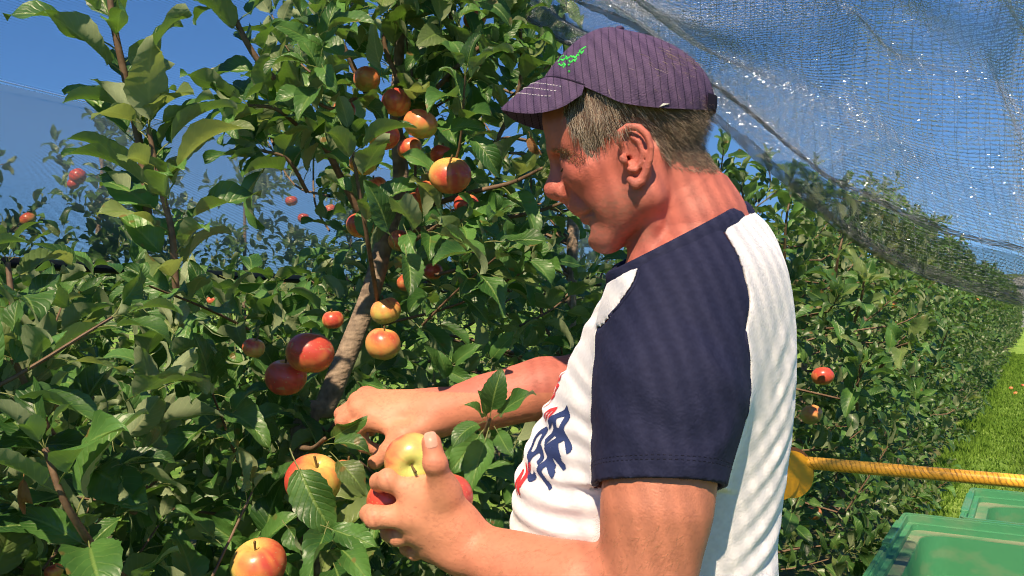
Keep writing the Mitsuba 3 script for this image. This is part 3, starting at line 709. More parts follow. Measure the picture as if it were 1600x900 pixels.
hero_shoot(0, 15, [at(470, 200, 1.6), at(430, 170, 1.55), at(385, 165, 1.52)], 0.004, 0.003, 0.099, 9, 0.05, 5, 0.1)
hero_shoot(0, 16, [at(480, 300, 1.62), at(450, 250, 1.58), at(410, 235, 1.55)], 0.004, 0.003, 0.099, 9, 0.05, 5, 0.1)
hero_shoot(0, 17, [at(560, 150, 1.7), at(520, 170, 1.62), at(480, 150, 1.58)], 0.004, 0.003, 0.099, 8, 0.05, 5, 0.1)
hero_shoot(0, 18, [at(680, 430, 1.72), at(760, 410, 1.66), at(830, 400, 1.62)], 0.004, 0.003, 0.099, 9, 0.1, 5, 0.1)
hero_shoot(0, 19, [at(640, 380, 1.7), at(690, 350, 1.58), at(720, 345, 1.52)], 0.004, 0.003, 0.099, 9, 0.06, 4, 0.1)
# the leaf fan in front of the right forearm, between hand and belly
g_ = np.random.default_rng(77)
for (a, b, rl, d_) in [((762, 655), (752, 612), 0.6, 1.20), ((765, 655), (778, 588), 0.35, 1.17), ((770, 655), (832, 614), 0.0, 1.17), ((760, 657), (708, 682), 0.2, 1.16), ((765, 665), (735, 765), -0.3, 1.19),
                       ((772, 665), (800, 712), 0.5, 1.15), ((758, 660), (735, 628), 0.8, 1.22), ((765, 660), (705, 735), -0.4, 1.22)]:
    leaf_between('fan', at(a[0], a[1], d_ + 0.02), at(b[0], b[1], d_ - 0.02 + g_.uniform(-0.02, 0.02)), rl)
HEROSTEMS[0].append((tube(spline([at(690, 830, 1.45), at(735, 740, 1.32), at(765, 655, 1.2)], 14), np.linspace(0.005, 0.003, 14), 7), 'twig'))
# leaves that lie over the right hand
for (a, b, rl, d_) in [((508, 690), (575, 655), 0.3, 1.26), ((505, 695), (573, 690), -0.4, 1.24), ((515, 705), (570, 765), -0.2, 1.22),
                       ((452, 700), (512, 828), 0.2, 1.18), ((500, 820), (590, 855), 0.1, 1.15), ((440, 812), (490, 872), 0.4, 1.14)]:
    leaf_between(0, at(a[0], a[1], d_ + 0.02), at(b[0], b[1], d_ - 0.01), rl, 'leaf_pale' if (a[0] == 515 or a[0] == 440) else 'leaf_green')
HEROSTEMS[0].append((tube(spline([at(470, 700, 1.45), at(490, 700, 1.35), at(508, 685, 1.27)], 10), np.linspace(0.005, 0.003, 10), 7), 'twig'))
# leaves just right of the trunk, above the right arm
for (a, b, rl, d_) in [((690, 575), (740, 600), 0.2, 1.5), ((700, 575), (745, 540), 0.5, 1.5), ((760, 570), (805, 520), 0.4, 1.52), ((690, 590), (668, 545), 0.2, 1.48), ((700, 600), (690, 555), 0.5, 1.46),
                       ((820, 400), (870, 440), -0.2, 1.5), ((780, 340), (808, 420), 0.2, 1.5), ((725, 200), (780, 262), 0.1, 1.45), ((690, 205), (750, 195), 0.3, 1.46), ((630, 350), (660, 420), 0.1, 1.42)]:
    leaf_between(0, at(a[0], a[1], d_ + 0.02), at(b[0], b[1], d_ - 0.02), rl, 'leaf_pale' if rl == 0.4 else 'leaf_green')

# ------------------------------------------------------------------ trees of the picked row
def trunk_of(g, foot, top, r0, r1, n=26):
    path = wobble(g, foot, top, n, 0.025)
    return path, np.linspace(r0, r1, n) * (1 + 0.08 * g.normal(0, 1, n))

def back_leaves(g, l, height, prune):
    """The tree's far side, in the shade."""
    out = []
    while len(out) < 1500:
        p = rowpt(l + g.uniform(-0.6, 0.6), 1.15 + g.uniform(0.25, 0.85), g.uniform(0.35, min(height, 1.62)))
        if prune is not None and not prune(p): continue
        d_ = unit(g.normal(0, 1, 3) - UP * 0.2); out.append(Leaf(p, d_, UP + g.normal(0, 0.6, 3), 0.085 * g.uniform(0.8, 1.25), 'leaf_green'))
    return out
def make_tree(key, seed, l, n0, height, leaves_n, single, kind, size, crown, hero=None, foot=None, trunk=None, prune=None, gap=0.0, twigs=40, depth_lo=-0.5, depth_hi=0.8):
    g = np.random.default_rng(seed)
    foot = rowpt(l, n0, 0) if foot is None else foot
    if trunk is None:
        path, rad = trunk_of(g, foot, rowpt(l + g.normal(0, 0.06), n0 + g.normal(0, 0.06), height * 0.93), 0.028 * height / 2.5 + 0.006, 0.007)
    else:
        path = spline(trunk[0], 30); rad = np.interp(np.linspace(0, 1, 30), np.linspace(0, 1, len(trunk[1])), trunk[1])
    put(f'{key}__trunk', tube(path, rad, 14 if kind == 'near' else 8), 'bark', 40)
    out, stems = [], []
    per = 11 if kind == 'near' else 14
    tries = 0
    while len(out) < leaves_n and tries < leaves_n * 3:
        tries += 1
        z = height * g.beta(1.25, 1.1) * 0.98 + 0.22 if kind != 'near' else 0.5 + (height - 0.25) * g.beta(1.15, 1.15)
        rmax = crown(z)
        if rmax <= 0.02: continue
        dl = g.uniform(-1, 1) * 0.56; dn = g.uniform(depth_lo, depth_hi) * (rmax / 0.5)
        if abs(dl) > 0.56 * min(1, rmax / 0.42) : continue
        tip = np.array([foot[0], foot[1], 0]) + ROW * dl + OUT * dn + UP * z
        if prune is not None and not prune(tip): continue
        j = np.argmin(np.abs(path[:, 2] - (z - 0.12)))
        base = path[j]
        outv = tip - base
        ln = g.uniform(0.16, 0.34)
        dirn = unit(unit(outv) * [1, 1, 0.4] + UP * g.uniform(0.1, 0.9) + g.normal(0, 0.25, 3))
        st = tip - dirn * ln
        sp = spline([st, st + dirn * ln * 0.5 - UP * 0.012 + g.normal(0, 0.01, 3), tip], 9 if kind == 'near' else 5)
        ls = [q for q in shoot_leaves(g, sp, size, per, 0.14, 0.05, 4 if kind == 'near' else 3)]
        ls = [q for q in ls if clear(q.pos + q.m[:3, 0] * 0.5, 0.012) and clear(q.pos + q.m[:3, 0] * 1.0, 0.0) and sight_clear(q.pos + q.m[:3, 0] * 0.9) and open_front(q.pos + q.m[:3, 0] * 0.35) and open_front(q.pos + q.m[:3, 0] * 0.85) and (prune is None or prune(q.pos + q.m[:3, 0] * 0.8))]
        if len(ls) < 3: continue
        out += ls
        if len(stems) < twigs and visible(tip):
            a = base + (path[max(j - 3, 0)] - base) * 0.5
            run = np.vstack([spline([a, (a + st) / 2 + UP * 0.03 + OUT * (0.16 if kind == 'near' else 0.05) + g.normal(0, 0.015, 3), st], 7)[:-1], sp])
            if kind == 'near' and (run @ OUT).min() < 0.86: run = None
            if run is None: stems.append((tube(sp, np.linspace(0.003, 0.0018, len(sp)), 4, False), 'twig'))
            else: stems.append((tube(run, np.linspace(0.006, 0.0022, 6 + len(sp)), 6 if kind == 'near' else 4), 'twig'))
        elif kind == 'near':
            stems.append((tube(sp, np.linspace(0.003, 0.0018, len(sp)), 4, False), 'twig'))
    if hero is not None:
        out += [q for q in HERO[hero] if clear(q.pos + q.m[:3, 0] * 0.6, -0.012)]
        out += HERO['fan'] if hero == 0 else []
        stems += HEROSTEMS[hero]
    for mesh, mat in stems[-80:] if kind == 'near' else stems:
        part(key, 'branch', mesh, mat, True)
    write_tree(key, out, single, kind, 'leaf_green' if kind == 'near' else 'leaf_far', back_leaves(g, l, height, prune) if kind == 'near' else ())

def steps(*zr):
    z, r = zip(*zr)
    return lambda q: float(np.interp(q, z, r, right=0.0))

# what stays open to the sky at the upper left
def prune0(p):
    x, y, d = pix(p)
    x, y = x[0], y[0]
    if y < 430 and x < 350 + 0.12 * (430 - y): return False
    if x < 500 and 245 < y < 428: return False
    if x > 880 and y < 340: return False
    return True
def prune1(p):
    x, y, d = pix(p)
    return not (y[0] < 460 + 24 * math.sin(x[0] * 0.021 + 0.6) and d[0] > 0 and (x[0] > 45 or y[0] < 375))
t0 = thing('apple_tree', 'apple tree with a leaning bare trunk and many ripe apples in front of the man', 'tree')
make_tree(t0, 21, 1.35, 1.15, 2.45, 2600, 300, 'near', 0.084, steps((0.2, 0.4), (0.5, 0.55), (1.4, 0.52), (1.8, 0.42), (2.5, 0.40), (2.75, 0.1)), hero=0,
          trunk=([rowpt(1.32, 1.02, 0.0), at(478, 760, 1.62), at(512, 630, 1.66), at(548, 540, 1.70), at(580, 455, 1.74), at(600, 380, 1.78), at(626, 285, 1.80), at(618, 180, 1.78), at(625, 60, 1.76), at(628, -80, 1.74)],
                 [0.030, 0.024, 0.022, 0.0208, 0.0195, 0.0185, 0.017, 0.012, 0.010, 0.007]), foot=rowpt(1.35, 1.15, 0), prune=prune0)
t1 = thing('apple_tree', 'apple tree at the left edge with tall leafy shoots standing against the sky', 'tree')
make_tree(t1, 22, 0.42, 1.12, 1.7, 2900, 300, 'near', 0.079, steps((0.2, 0.4), (0.5, 0.55), (1.4, 0.56), (1.75, 0.5), (1.95, 0.2)), hero=1, prune=prune1, depth_lo=-0.36)
"""more trees of the row"""
t2 = thing('apple_tree', 'apple tree right behind the man\'s face and chest, leaves reaching past his cap', 'tree')
make_tree(t2, 23, 2.32, 1.2, 2.5, 1500, 140, 'mid', 0.088, steps((0.2, 0.4), (0.5, 0.6), (1.4, 0.55), (1.9, 0.40), (2.5, 0.32), (2.75, 0.1)), prune=lambda p: not (pix(p)[0][0] > 905 and pix(p)[1][0] < 300))
RL = [(3.25, 1.85, 'apple tree hidden behind the man\'s shoulder with only its top leaves in sight'), (4.15, 1.95, 'leafy apple tree rising just right of the man\'s shoulder'), (5.05, 2.05, 'apple tree in the right hedge above the round end of the orange bar'),
      (5.95, 2.15, 'apple tree in the right hedge under the hanging net, third from the man\'s shoulder')]
for i, (l, h, lab) in enumerate(RL):
    t = thing('apple_tree', lab, 'tree')
    make_tree(t, 30 + i, l, 1.1, h, 1500, (60, 260, 300, 300)[i], 'mid', 0.082, steps((0.15, 0.45), (0.4, 0.6), (1.3, 0.66), (1.7, 0.5), (h, 0.30), (h + 0.3, 0.05)), depth_lo=-0.62, depth_hi=0.4)
for i in range(34):
    l = 6.85 + i * 0.9 * (1 + 0.010 * i)
    t = thing('apple_tree', 'apple tree of the dense row narrowing away beside the grass lane', 'tree', 'apple trees receding along the lane')
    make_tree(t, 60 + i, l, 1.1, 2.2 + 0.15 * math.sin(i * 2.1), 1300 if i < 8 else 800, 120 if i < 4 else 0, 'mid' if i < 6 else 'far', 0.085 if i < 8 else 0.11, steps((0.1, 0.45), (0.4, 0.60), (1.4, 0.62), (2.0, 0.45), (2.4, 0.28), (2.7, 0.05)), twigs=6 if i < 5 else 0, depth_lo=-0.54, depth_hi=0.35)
# shoots that stand out into the lane
for sd, pts, ct in ((41, [at(1375, 575, 3.0), at(1400, 545, 2.85), at(1425, 535, 2.75)], 9), (42, [at(1330, 520, 3.1), at(1345, 470, 2.95), at(1350, 440, 2.9)], 9), (43, [at(1300, 470, 3.1), at(1310, 400, 3.0), at(1318, 365, 3.0)], 10),
                    (44, [at(1180, 400, 3.3), at(1165, 330, 3.2), at(1158, 290, 3.2)], 10), (45, [at(1340, 640, 2.9), at(1340, 600, 2.75), at(1345, 570, 2.7)], 8), (46, [at(1225, 420, 3.3), at(1228, 350, 3.2), at(1235, 305, 3.2)], 9)):
    g_ = np.random.default_rng(sd); path = spline(pts, 10)
    part('apple_tree_005', 'branch', tube(path, np.linspace(0.006, 0.003, 10), 6), 'twig', True)
    for q in shoot_leaves(g_, path, 0.09, ct, 0.22, 0.05, 5):
        kk = numbered('apple_tree_005__leaf'); scene[kk] = {**leaf_dict('near', int(g_.integers(14)), q.bsdf), 'to_world': T(q.m)}

# the second row, behind the net, and its apples
for i in range(11):
    l = -1.0 + i * 1.0
    t = thing('apple_tree', 'young apple tree of the row beyond the net at the left', 'tree', 'apple trees beyond the left net')
    h = (2.35, 2.2, 2.62, 2.3, 2.5, 2.35, 2.3, 2.5, 2.4, 2.4, 2.5)[i]
    make_tree(t, 120 + i, l, 4.35, h, 1700, 90, 'mid', 0.082, steps((0.1, 0.5), (0.5, 0.62), (1.55, 0.6), (1.9, 0.36), (h, 0.2), (h + 0.25, 0.04)), twigs=12, depth_lo=-0.6, depth_hi=0.2)
ap(121, 276, 13, 4.0, 'red apple seen through the net, highest at the left', red=0.95, seed=40, big=False)
ap(114, 288, 9, 4.0, 'smaller red apple just under the highest one beyond the net', red=0.9, seed=41, big=False)
ap(43, 343, 12, 4.0, 'orange apple beyond the net at the far left edge', red=0.5, seed=42, big=False)
ap(455, 314, 10, 4.1, 'pink red apple beyond the net, just left of the picked tree', red=0.8, seed=43, big=False)
ap(516, 328, 10, 4.1, 'red apple beyond the net nearest the trunk', red=0.9, seed=44, big=False)
ap(474, 341, 9, 4.1, 'dull red apple beyond the net, lowest of the three near the trunk', red=0.85, seed=45, big=False)
g_ = np.random.default_rng(5)
for (px, py, d) in [(75, 460, 3.6), (100, 548, 3.4), (70, 452, 3.7), (205, 470, 3.6), (260, 455, 3.7), (330, 470, 3.7), (240, 718, 1.5), (428, 573, 1.7), (150, 468, 3.7)]:
    ap(px, py, 6 + 3 * g_.random(), d, 'small orange apple half lost in the leaves at the left', red=0.6, seed=int(px), big=False, group='small apples lost in the left leaves')
for i in range(16):
    l = g_.uniform(4.0, 16); n = g_.uniform(0.74, 0.95)
    apple(rowpt(l, n, g_.uniform(0.5, 1.7)), 0.036, 'small apple showing between leaves of the hedge at the right', red=g_.uniform(0.1, 0.6), seed=200 + i, big=False, stem=False, group='small apples in the right hedge')
for i in range(12):
    p = rowpt(g_.uniform(6.5, 18), g_.uniform(-0.4, 0.45), 0); p[2] = ground_z(p) + 0.03
    apple(p, 0.034, 'fallen apple lying on the grass lane', red=g_.uniform(0.1, 0.8), seed=300 + i, big=False, stem=False, group='fallen apples on the grass')
# two withered leaves
for lab, p_, d_, n_, s_, sd in (('brown withered leaf hanging at the left edge of the picture', at(38, 735, 0.9), [0.0, -0.1, -1.0], [0.4, -1, 0.2], 0.045, 3), ('brown curled leaf before the man\'s forehead', at(826, 205, 1.5), [0.3, -0.2, -1.0], [-0.5, -1, 0.2], 0.04, 4)):
    k = thing('withered_leaf', lab, 'leaf')
    v, f, uv = leaf_mesh(sd, 17, 5, fold=1.2, droop=2.6)
    L_ = Leaf(p_, d_, np.array(n_), s_, 'leaf_brown')
    scene[k] = {**mikit.ply((v, f), 'leaf_brown', smooth=True, uv=uv), 'to_world': T(L_.m)}

# grass of the lane
g_ = np.random.default_rng(8)
NB = 70000
ll = 3.5 + 26 * g_.random(NB)**1.6; nn = 0.78 - 3.6 * g_.random(NB)**1.35
base = ROW * ll[:, None] + OUT * nn[:, None]; base[:, 2] = ground_z(base) - 0.004
hgt = (0.025 + 0.035 * g_.random(NB)) * (0.55 + 0.9 * meshkit.fbm(base * [1.5, 1.5, 0], 3, 2)) * np.where(nn > 0.55, 1.8, 1.0)
ang = g_.uniform(0, 6.28, NB); wd = 0.004 + 0.0004 * ll
side = np.stack([np.cos(ang), np.sin(ang), 0 * ang], 1) * wd[:, None]; lean = np.stack([np.cos(ang + 1.2), np.sin(ang + 1.2), 0 * ang], 1) * (hgt * g_.uniform(0.1, 0.8, NB))[:, None]
gv = np.stack([base - side, base + side, base + lean * 0.4 + side * 0.7 + UP * hgt[:, None] * 0.6, base + lean + UP * hgt[:, None]], 1).reshape(-1, 3)
i4 = np.arange(NB) * 4
gf = np.vstack([np.stack([i4, i4 + 1, i4 + 2], 1), np.stack([i4, i4 + 2, i4 + 3], 1)])
scene['grass_blade'] = {'type': 'principledthin', 'base_color': mikit.proc(lambda p, n, uv: mikit.mix((0.075, 0.175, 0.02), (0.20, 0.33, 0.055), N(p.x * 9, p.y * 9) * 0.6 + 0.4 * N(p.x * 120, p.y * 120))), 'roughness': 0.55, 'diff_trans': 0.8, 'spec_trans': 0.0}
put('grass', (gv, gf), 'grass_blade')
labels['grass'] = {'label': 'short sunlit grass growing along the orchard lane', 'category': 'grass', 'kind': 'stuff'}
# ------------------------------------------------------------------ signed distance modelling
class Solid:
    def __init__(s): s.prims = []
    def add(s, fn, c, r, k=0.01, op='+'):
        s.prims.append((fn, np.asarray(c, float), r, k, op)); return s
    def cone(s, a, b, ra, rb, k=0.01, op='+'):
        a, b = np.asarray(a, float), np.asarray(b, float); ab = b - a; L2 = ab @ ab + 1e-12
        def fn(p):
            t = np.clip((p - a) @ ab / L2, 0, 1)
            return np.sqrt(((p - a - t[:, None] * ab)**2).sum(1)) - (ra + (rb - ra) * t)
        return s.add(fn, (a + b) / 2, math.sqrt(L2) / 2 + max(ra, rb), k, op)
    def chain(s, pts, radii, k=0.01, op='+'):
        """One limb: tapered bones joined end to end, without swelling at the joints."""
        P = np.asarray(pts, float); R = list(radii); c = (P.min(0) + P.max(0)) / 2
        segs = [(P[i], P[i + 1] - P[i], (P[i + 1] - P[i]) @ (P[i + 1] - P[i]) + 1e-12, R[i], R[i + 1]) for i in range(len(P) - 1)]
        def fn(p):
            best = None
            for a, ab, L2, ra, rb in segs:
                t = np.clip((p - a) @ ab / L2, 0, 1)
                e = np.sqrt(((p - a - t[:, None] * ab)**2).sum(1)) - (ra + (rb - ra) * t)
                if best is None: best = e
                else:
                    kk = 0.3 * min(ra, rb); h = np.maximum(kk - np.abs(best - e), 0) / kk; best = np.minimum(best, e) - h * h * kk * 0.12
            return best
        return s.add(fn, c, float((np.linalg.norm(P - c, axis=1) + np.array(R)).max()), k, op)
    def ell(s, c, r, R=None, k=0.01, op='+'):
        c = np.asarray(c, float); r = np.asarray(r, float); R = np.eye(3) if R is None else R
        def fn(p):
            q = (p - c) @ R.T
            k0 = np.sqrt(((q / r)**2).sum(1)); k1 = np.sqrt(((q / r**2)**2).sum(1)) + 1e-9
            return k0 * (k0 - 1) / k1
        return s.add(fn, c, r.max(), k, op)
    def __call__(s, p, near=None):
        d = np.full(len(p), 1.0)
        for i, (fn, c, r, k, op) in enumerate(s.prims):
            if near is not None and not near[i]: continue
            e = fn(p)
            if op == '+':
                h = np.maximum(k - np.abs(d - e), 0) / k; d = np.minimum(d, e) - h * h * k * 0.25
            else:
                e = -e
                h = np.maximum(k - np.abs(d - e), 0) / k; d = np.maximum(d, e) + h * h * k * 0.25
        return d
    def mesh(s, lo, hi, h, post=None, B=16):
        lo, hi = np.asarray(lo, float), np.asarray(hi, float)
        n = np.ceil((hi - lo) / h / B).astype(int) * B + 1
        V = np.full(n, 1.0, np.float32)
        cs = np.array([pr[1] for pr in s.prims]); rs = np.array([pr[2] for pr in s.prims]); ks = np.array([pr[3] for pr in s.prims])
        add = np.array([pr[4] == '+' for pr in s.prims])
        rb = B * h * 0.87
        g = np.arange(B + 1) * h
        off = np.stack(np.meshgrid(g, g, g, indexing='ij'), -1).reshape(-1, 3)
        f = (lambda p, m: s(p, m)) if post is None else (lambda p, m: post(p, s(p, m)))
        nb = (n - 1) // B
        cen = np.stack(np.meshgrid(*[np.arange(q) for q in nb], indexing='ij'), -1).reshape(-1, 3)
        for b in cen:
            o = lo + b * B * h; c = o + B * h / 2
            dist = np.sqrt(((cs - c)**2).sum(1)) - rs
            m = dist < rb + ks + 0.02
            sl = tuple(slice(b[i] * B, b[i] * B + B + 1) for i in range(3))
            if not (m & add).any(): continue
            v0 = f(c[None], m)[0]
            if abs(v0) > rb * 1.9 + 0.02:
                V[sl] = v0; continue
            V[sl] = f(o + off, m).reshape(B + 1, B + 1, B + 1)
        return surface_nets(V, lo, h)

def surface_nets(V, lo, h):
    ins = V < 0
    n = np.array(V.shape)
    c = np.zeros(n - 1, np.int8)
    for a in (0, 1):
        for b in (0, 1):
            for d in (0, 1):
                c += ins[a:n[0] - 1 + a, b:n[1] - 1 + b, d:n[2] - 1 + d]
    cell = np.argwhere((c > 0) & (c < 8))
    idx = np.full(n - 1, -1, np.int32); idx[tuple(cell.T)] = np.arange(len(cell))
    acc = np.zeros((len(cell), 3)); cnt = np.zeros(len(cell))
    corner = {}
    for k in np.ndindex(2, 2, 2): corner[k] = V[cell[:, 0] + k[0], cell[:, 1] + k[1], cell[:, 2] + k[2]]
    for ax in range(3):
        for u in (0, 1):
            for v in (0, 1):
                k0 = [0, 0, 0]; o = [i for i in range(3) if i != ax]; k0[o[0]] = u; k0[o[1]] = v
                k1 = list(k0); k1[ax] = 1
                a, b = corner[tuple(k0)], corner[tuple(k1)]
                m = (a < 0) != (b < 0)
                t = np.where(m, a / np.where(m, a - b, 1), 0)
                p = np.tile(np.array(k0, float), (len(cell), 1)); p[:, ax] += t
                acc += p * m[:, None]; cnt += m
    verts = lo + (cell + acc / cnt[:, None]) * h
    faces = []
    for ax in range(3):
        o = [(ax + 1) % 3, (ax + 2) % 3]
        s0 = [slice(1, -1)] * 3; s0[ax] = slice(0, -1); s1 = list(s0); s1[ax] = slice(1, None)
        A, Bv = ins[tuple(s0)], ins[tuple(s1)]
        e = np.argwhere(A != Bv) + np.array([0 if i == ax else 1 for i in range(3)])
        inside_first = ins[tuple(e.T)]
        q = []
        for du, dv in ((-1, -1), (0, -1), (0, 0), (-1, 0)):
            w = e.copy(); w[:, o[0]] += du; w[:, o[1]] += dv
            q.append(idx[tuple(w.T)])
        q = np.stack(q, 1)
        q[~inside_first] = q[~inside_first][:, ::-1]
        faces.append(q)
    f = np.vstack(faces); f = f[(f >= 0).all(1)]
    return verts, np.vstack([f[:, [0, 1, 2]], f[:, [0, 2, 3]]])

def relax(v, f, n=2, lam=0.5, mu=-0.52):
    import scipy.sparse as sp
    e = np.vstack([f[:, [0, 1]], f[:, [1, 2]], f[:, [2, 0]]]); e = np.vstack([e, e[:, ::-1]])
    M = sp.coo_matrix((np.ones(len(e)), (e[:, 0], e[:, 1])), (len(v), len(v))).tocsr(); M.data[:] = 1
    dg = np.maximum(np.asarray(M.sum(1)).ravel(), 1)[:, None]
    for _ in range(n):
        v = v + lam * ((M @ v) / dg - v); v = v + mu * ((M @ v) / dg - v)
    return v

def inside_poly(x, y, poly):
    x, y = np.asarray(x), np.asarray(y); r = np.zeros(x.shape, bool); n = len(poly)
    for i in range(n):
        (x0, y0), (x1, y1) = poly[i], poly[(i + 1) % n]
        c = ((y0 > y) != (y1 > y)) & (x < (x1 - x0) * (y - y0) / (y1 - y0 + 1e-12) + x0)
        r ^= c
    return r

# ------------------------------------------------------------------ the man
man = thing('person', 'man in purple cap and white T-shirt with navy sleeves holding apples by the tree', 'person')
DH = 1.08; SC = DH / FPX                              # the head's middle plane, and the size of one pixel there
YAW = math.radians(9)
Fi, Ui, Si = np.array([-0.9455, 0, -0.3256]), np.array([-0.3256, 0, 0.9455]), np.array([0, -1.0, 0])
HF, HS, HU = Fi * math.cos(YAW) - Si * math.sin(YAW), Si * math.cos(YAW) + Fi * math.sin(YAW), Ui
H0 = at(990, 240, DH)
HB = np.array([HF, HS, HU])                           # rows: forward, left, up of the head
def hp(f, s, u): return H0 + SC * (f * HF + s * HS + u * HU)
def hd(f, s, u): return np.array([f, s, u]) * SC
def ip(px, py, s): return at(px, py, DH - s * SC)     # a point of the head by its place seen from the left, s pixels left of its middle plane
def head_uv(px, py):
    dx, dy = px - 990.0, 240.0 - py
    return np.array([-0.9455 * dx - 0.3256 * dy, -0.3256 * dx + 0.9455 * dy])

body = Solid()
px_ = SC
# skull and face
body.ell(hp(-6, 0, 84), hd(117, 97, 86), HB, 0.01)
body.ell(hp(-55, 0, 34), hd(70, 76, 66), HB, 0.02)
body.ell(hp(42, 0, 8), hd(78, 78, 78), HB, 0.025)
body.ell(hp(46, 0, -52), hd(60, 50, 50), HB, 0.02)
body.ell(hp(22, 0, -62), hd(62, 70, 52), HB, 0.025)
for q in (-1, 1):
    body.ell(hp(74, q * 50, -8), hd(30, 30, 26), HB, 0.02)                      # cheekbone
    body.cone(hp(8, q * 66, -5), hp(2, q * 63, -72), 18 * px_, 21 * px_, 0.02)      # jaw branch
    body.cone(hp(2, q * 62, -74), hp(78, q * 18, -106), 22 * px_, 21 * px_, 0.02)   # jaw
    body.ell(hp(58, q * 40, -50), hd(32, 27, 34), HB, 0.02)                     # cheek
    body.cone(hp(112, q * 12, 44), hp(88, q * 58, 39), 12 * px_, 10 * px_, 0.010)   # brow
    body.cone(hp(40, q * 78, 50), hp(70, q * 66, 62), 10 * px_, 12 * px_, 0.03)
body.ell(hp(84, 0, -107), hd(25, 30, 24), HB, 0.02)                             # chin
body.ell(hp(103, 0, 70), hd(14, 52, 34), HB, 0.02)
for q in (-1, 1):
    body.ell(hp(116, q * 33, 21), hd(19, 27, 16), HB, 0.010, '-')               # eye socket
    body.ell(hp(93, q * 33, 20), hd(19, 20, 17), HB, 0.006)                     # eyeball under its lids
    body.cone(hp(112, q * 18, 13), hp(101, q * 53, 13), 3.0 * px_, 2.4 * px_, 0.002)  # lower edge of the upper lid
    body.cone(hp(107, q * 20, 4), hp(96, q * 52, 6), 5 * px_, 4 * px_, 0.012)       # lower lid
# nose
body.chain([hp(112, 0, 42), hp(123, 0, 14), hp(134, 0, -8)], [10 * px_, 10.5 * px_, 14.5 * px_], 0.008)
body.ell(hp(134, 0, -11), hd(15, 15, 13.5), HB, 0.010)
for q in (-1, 1):
    body.ell(hp(119, q * 18.5, -19), hd(16, 10, 13), HB, 0.005)
    body.ell(hp(127, q * 9, -31), hd(8, 4.5, 6), HB, 0.004, '-')
    body.cone(hp(112, q * 26, -22), hp(88, q * 42, -66), 5.0 * px_, 3.5 * px_, 0.012, '-')  # fold from nose to mouth
body.cone(hp(128, 0, -24), hp(116, 0, -40), 7 * px_, 9 * px_, 0.010)
# mouth
body.ell(hp(101, 0, -52), hd(17, 29, 16), HB, 0.014)
body.cone(hp(111, -6, -58), hp(96, -27, -62), 6.5 * px_, 3 * px_, 0.003); body.cone(hp(111, 6, -58), hp(96, 27, -62), 6.5 * px_, 3 * px_, 0.003)
body.cone(hp(104, -8, -75), hp(92, -26, -66), 8.0 * px_, 3 * px_, 0.004); body.cone(hp(104, 8, -75), hp(92, 26, -66), 8.0 * px_, 3 * px_, 0.004)
body.cone(hp(118, -16, -66), hp(118, 16, -66), 4.0 * px_, 4.0 * px_, 0.003, '-')
for q in (-1, 1): body.cone(hp(117, q * 14, -66), hp(92, q * 33, -66), 3.6 * px_, 3.0 * px_, 0.003, '-')
body.ell(hp(112, 0, -90), hd(9, 26, 7), HB, 0.012, '-')
# neck
body.chain([hp(-38, 0, 10), ip(1061, 296, 0), ip(1088, 350, 0), ip(1096, 420, 0)], [58 * px_, 60 * px_, 75 * px_, 97 * px_], 0.010)
body.chain([hp(20, 0, -96), ip(1018, 372, 0), ip(1032, 420, 0)], [22 * px_, 34 * px_, 48 * px_], 0.012)
body.chain([hp(-32, 60, -14), ip(1022, 350, 50), ip(1002, 405, 34)], [13 * px_, 13 * px_, 12 * px_], 0.012)
body.chain([hp(-32, -60, -14), ip(1022, 350, -50), ip(1002, 405, -34)], [13 * px_, 13 * px_, 12 * px_], 0.012)
# ears: near one by its outline, far one mirrored
def ear(q):
    def E(px, py, s):
        v = ip(px, py, s) - H0; l = HB @ v; l[1] *= q
        return H0 + l @ HB
    body.ell(E(993, 240, 88), (0.016, 0.009, 0.033), np.array([unit(HF + 0.10 * HS), unit(HS - 0.1 * HF), HU]) if q > 0 else np.array([HF, HS, HU]), 0.005)
    body.chain([E(977, 236, 88), E(968, 222, 95), E(969, 207, 101), E(981, 198, 106), E(998, 199, 110), E(1011, 211, 112), E(1017, 230, 112), E(1015, 250, 108), E(1009, 268, 103), E(1002, 282, 99), E(993, 288, 97), E(985, 281, 93)],
               [a * px_ for a in (4, 5, 5.4, 5.4, 5.6, 5.6, 5.4, 5.2, 5.6, 7, 7.5, 6)], 0.0028)
    body.chain([E(986, 214, 101), E(998, 221, 105), E(1004, 238, 105), E(1000, 255, 103), E(992, 266, 101), E(983, 264, 99)], [a * px_ for a in (3, 4.2, 4.6, 4.4, 4.2, 4.0)], 0.004)
    body.ell(E(985, 240, 106), hd(11, 12, 17), HB, 0.004, '-')
    body.cone(E(985, 248, 98), E(976, 247, 70), 4.5 * px_, 3 * px_, 0.003, '-')
    body.ell(E(974, 249, 97), hd(6, 5, 8), HB, 0.003)
    body.chain([E(1007, 222, 114), E(1011, 240, 114), E(1006, 258, 111)], [2.4 * px_] * 3, 0.003, '-')
ear(1); ear(-1)

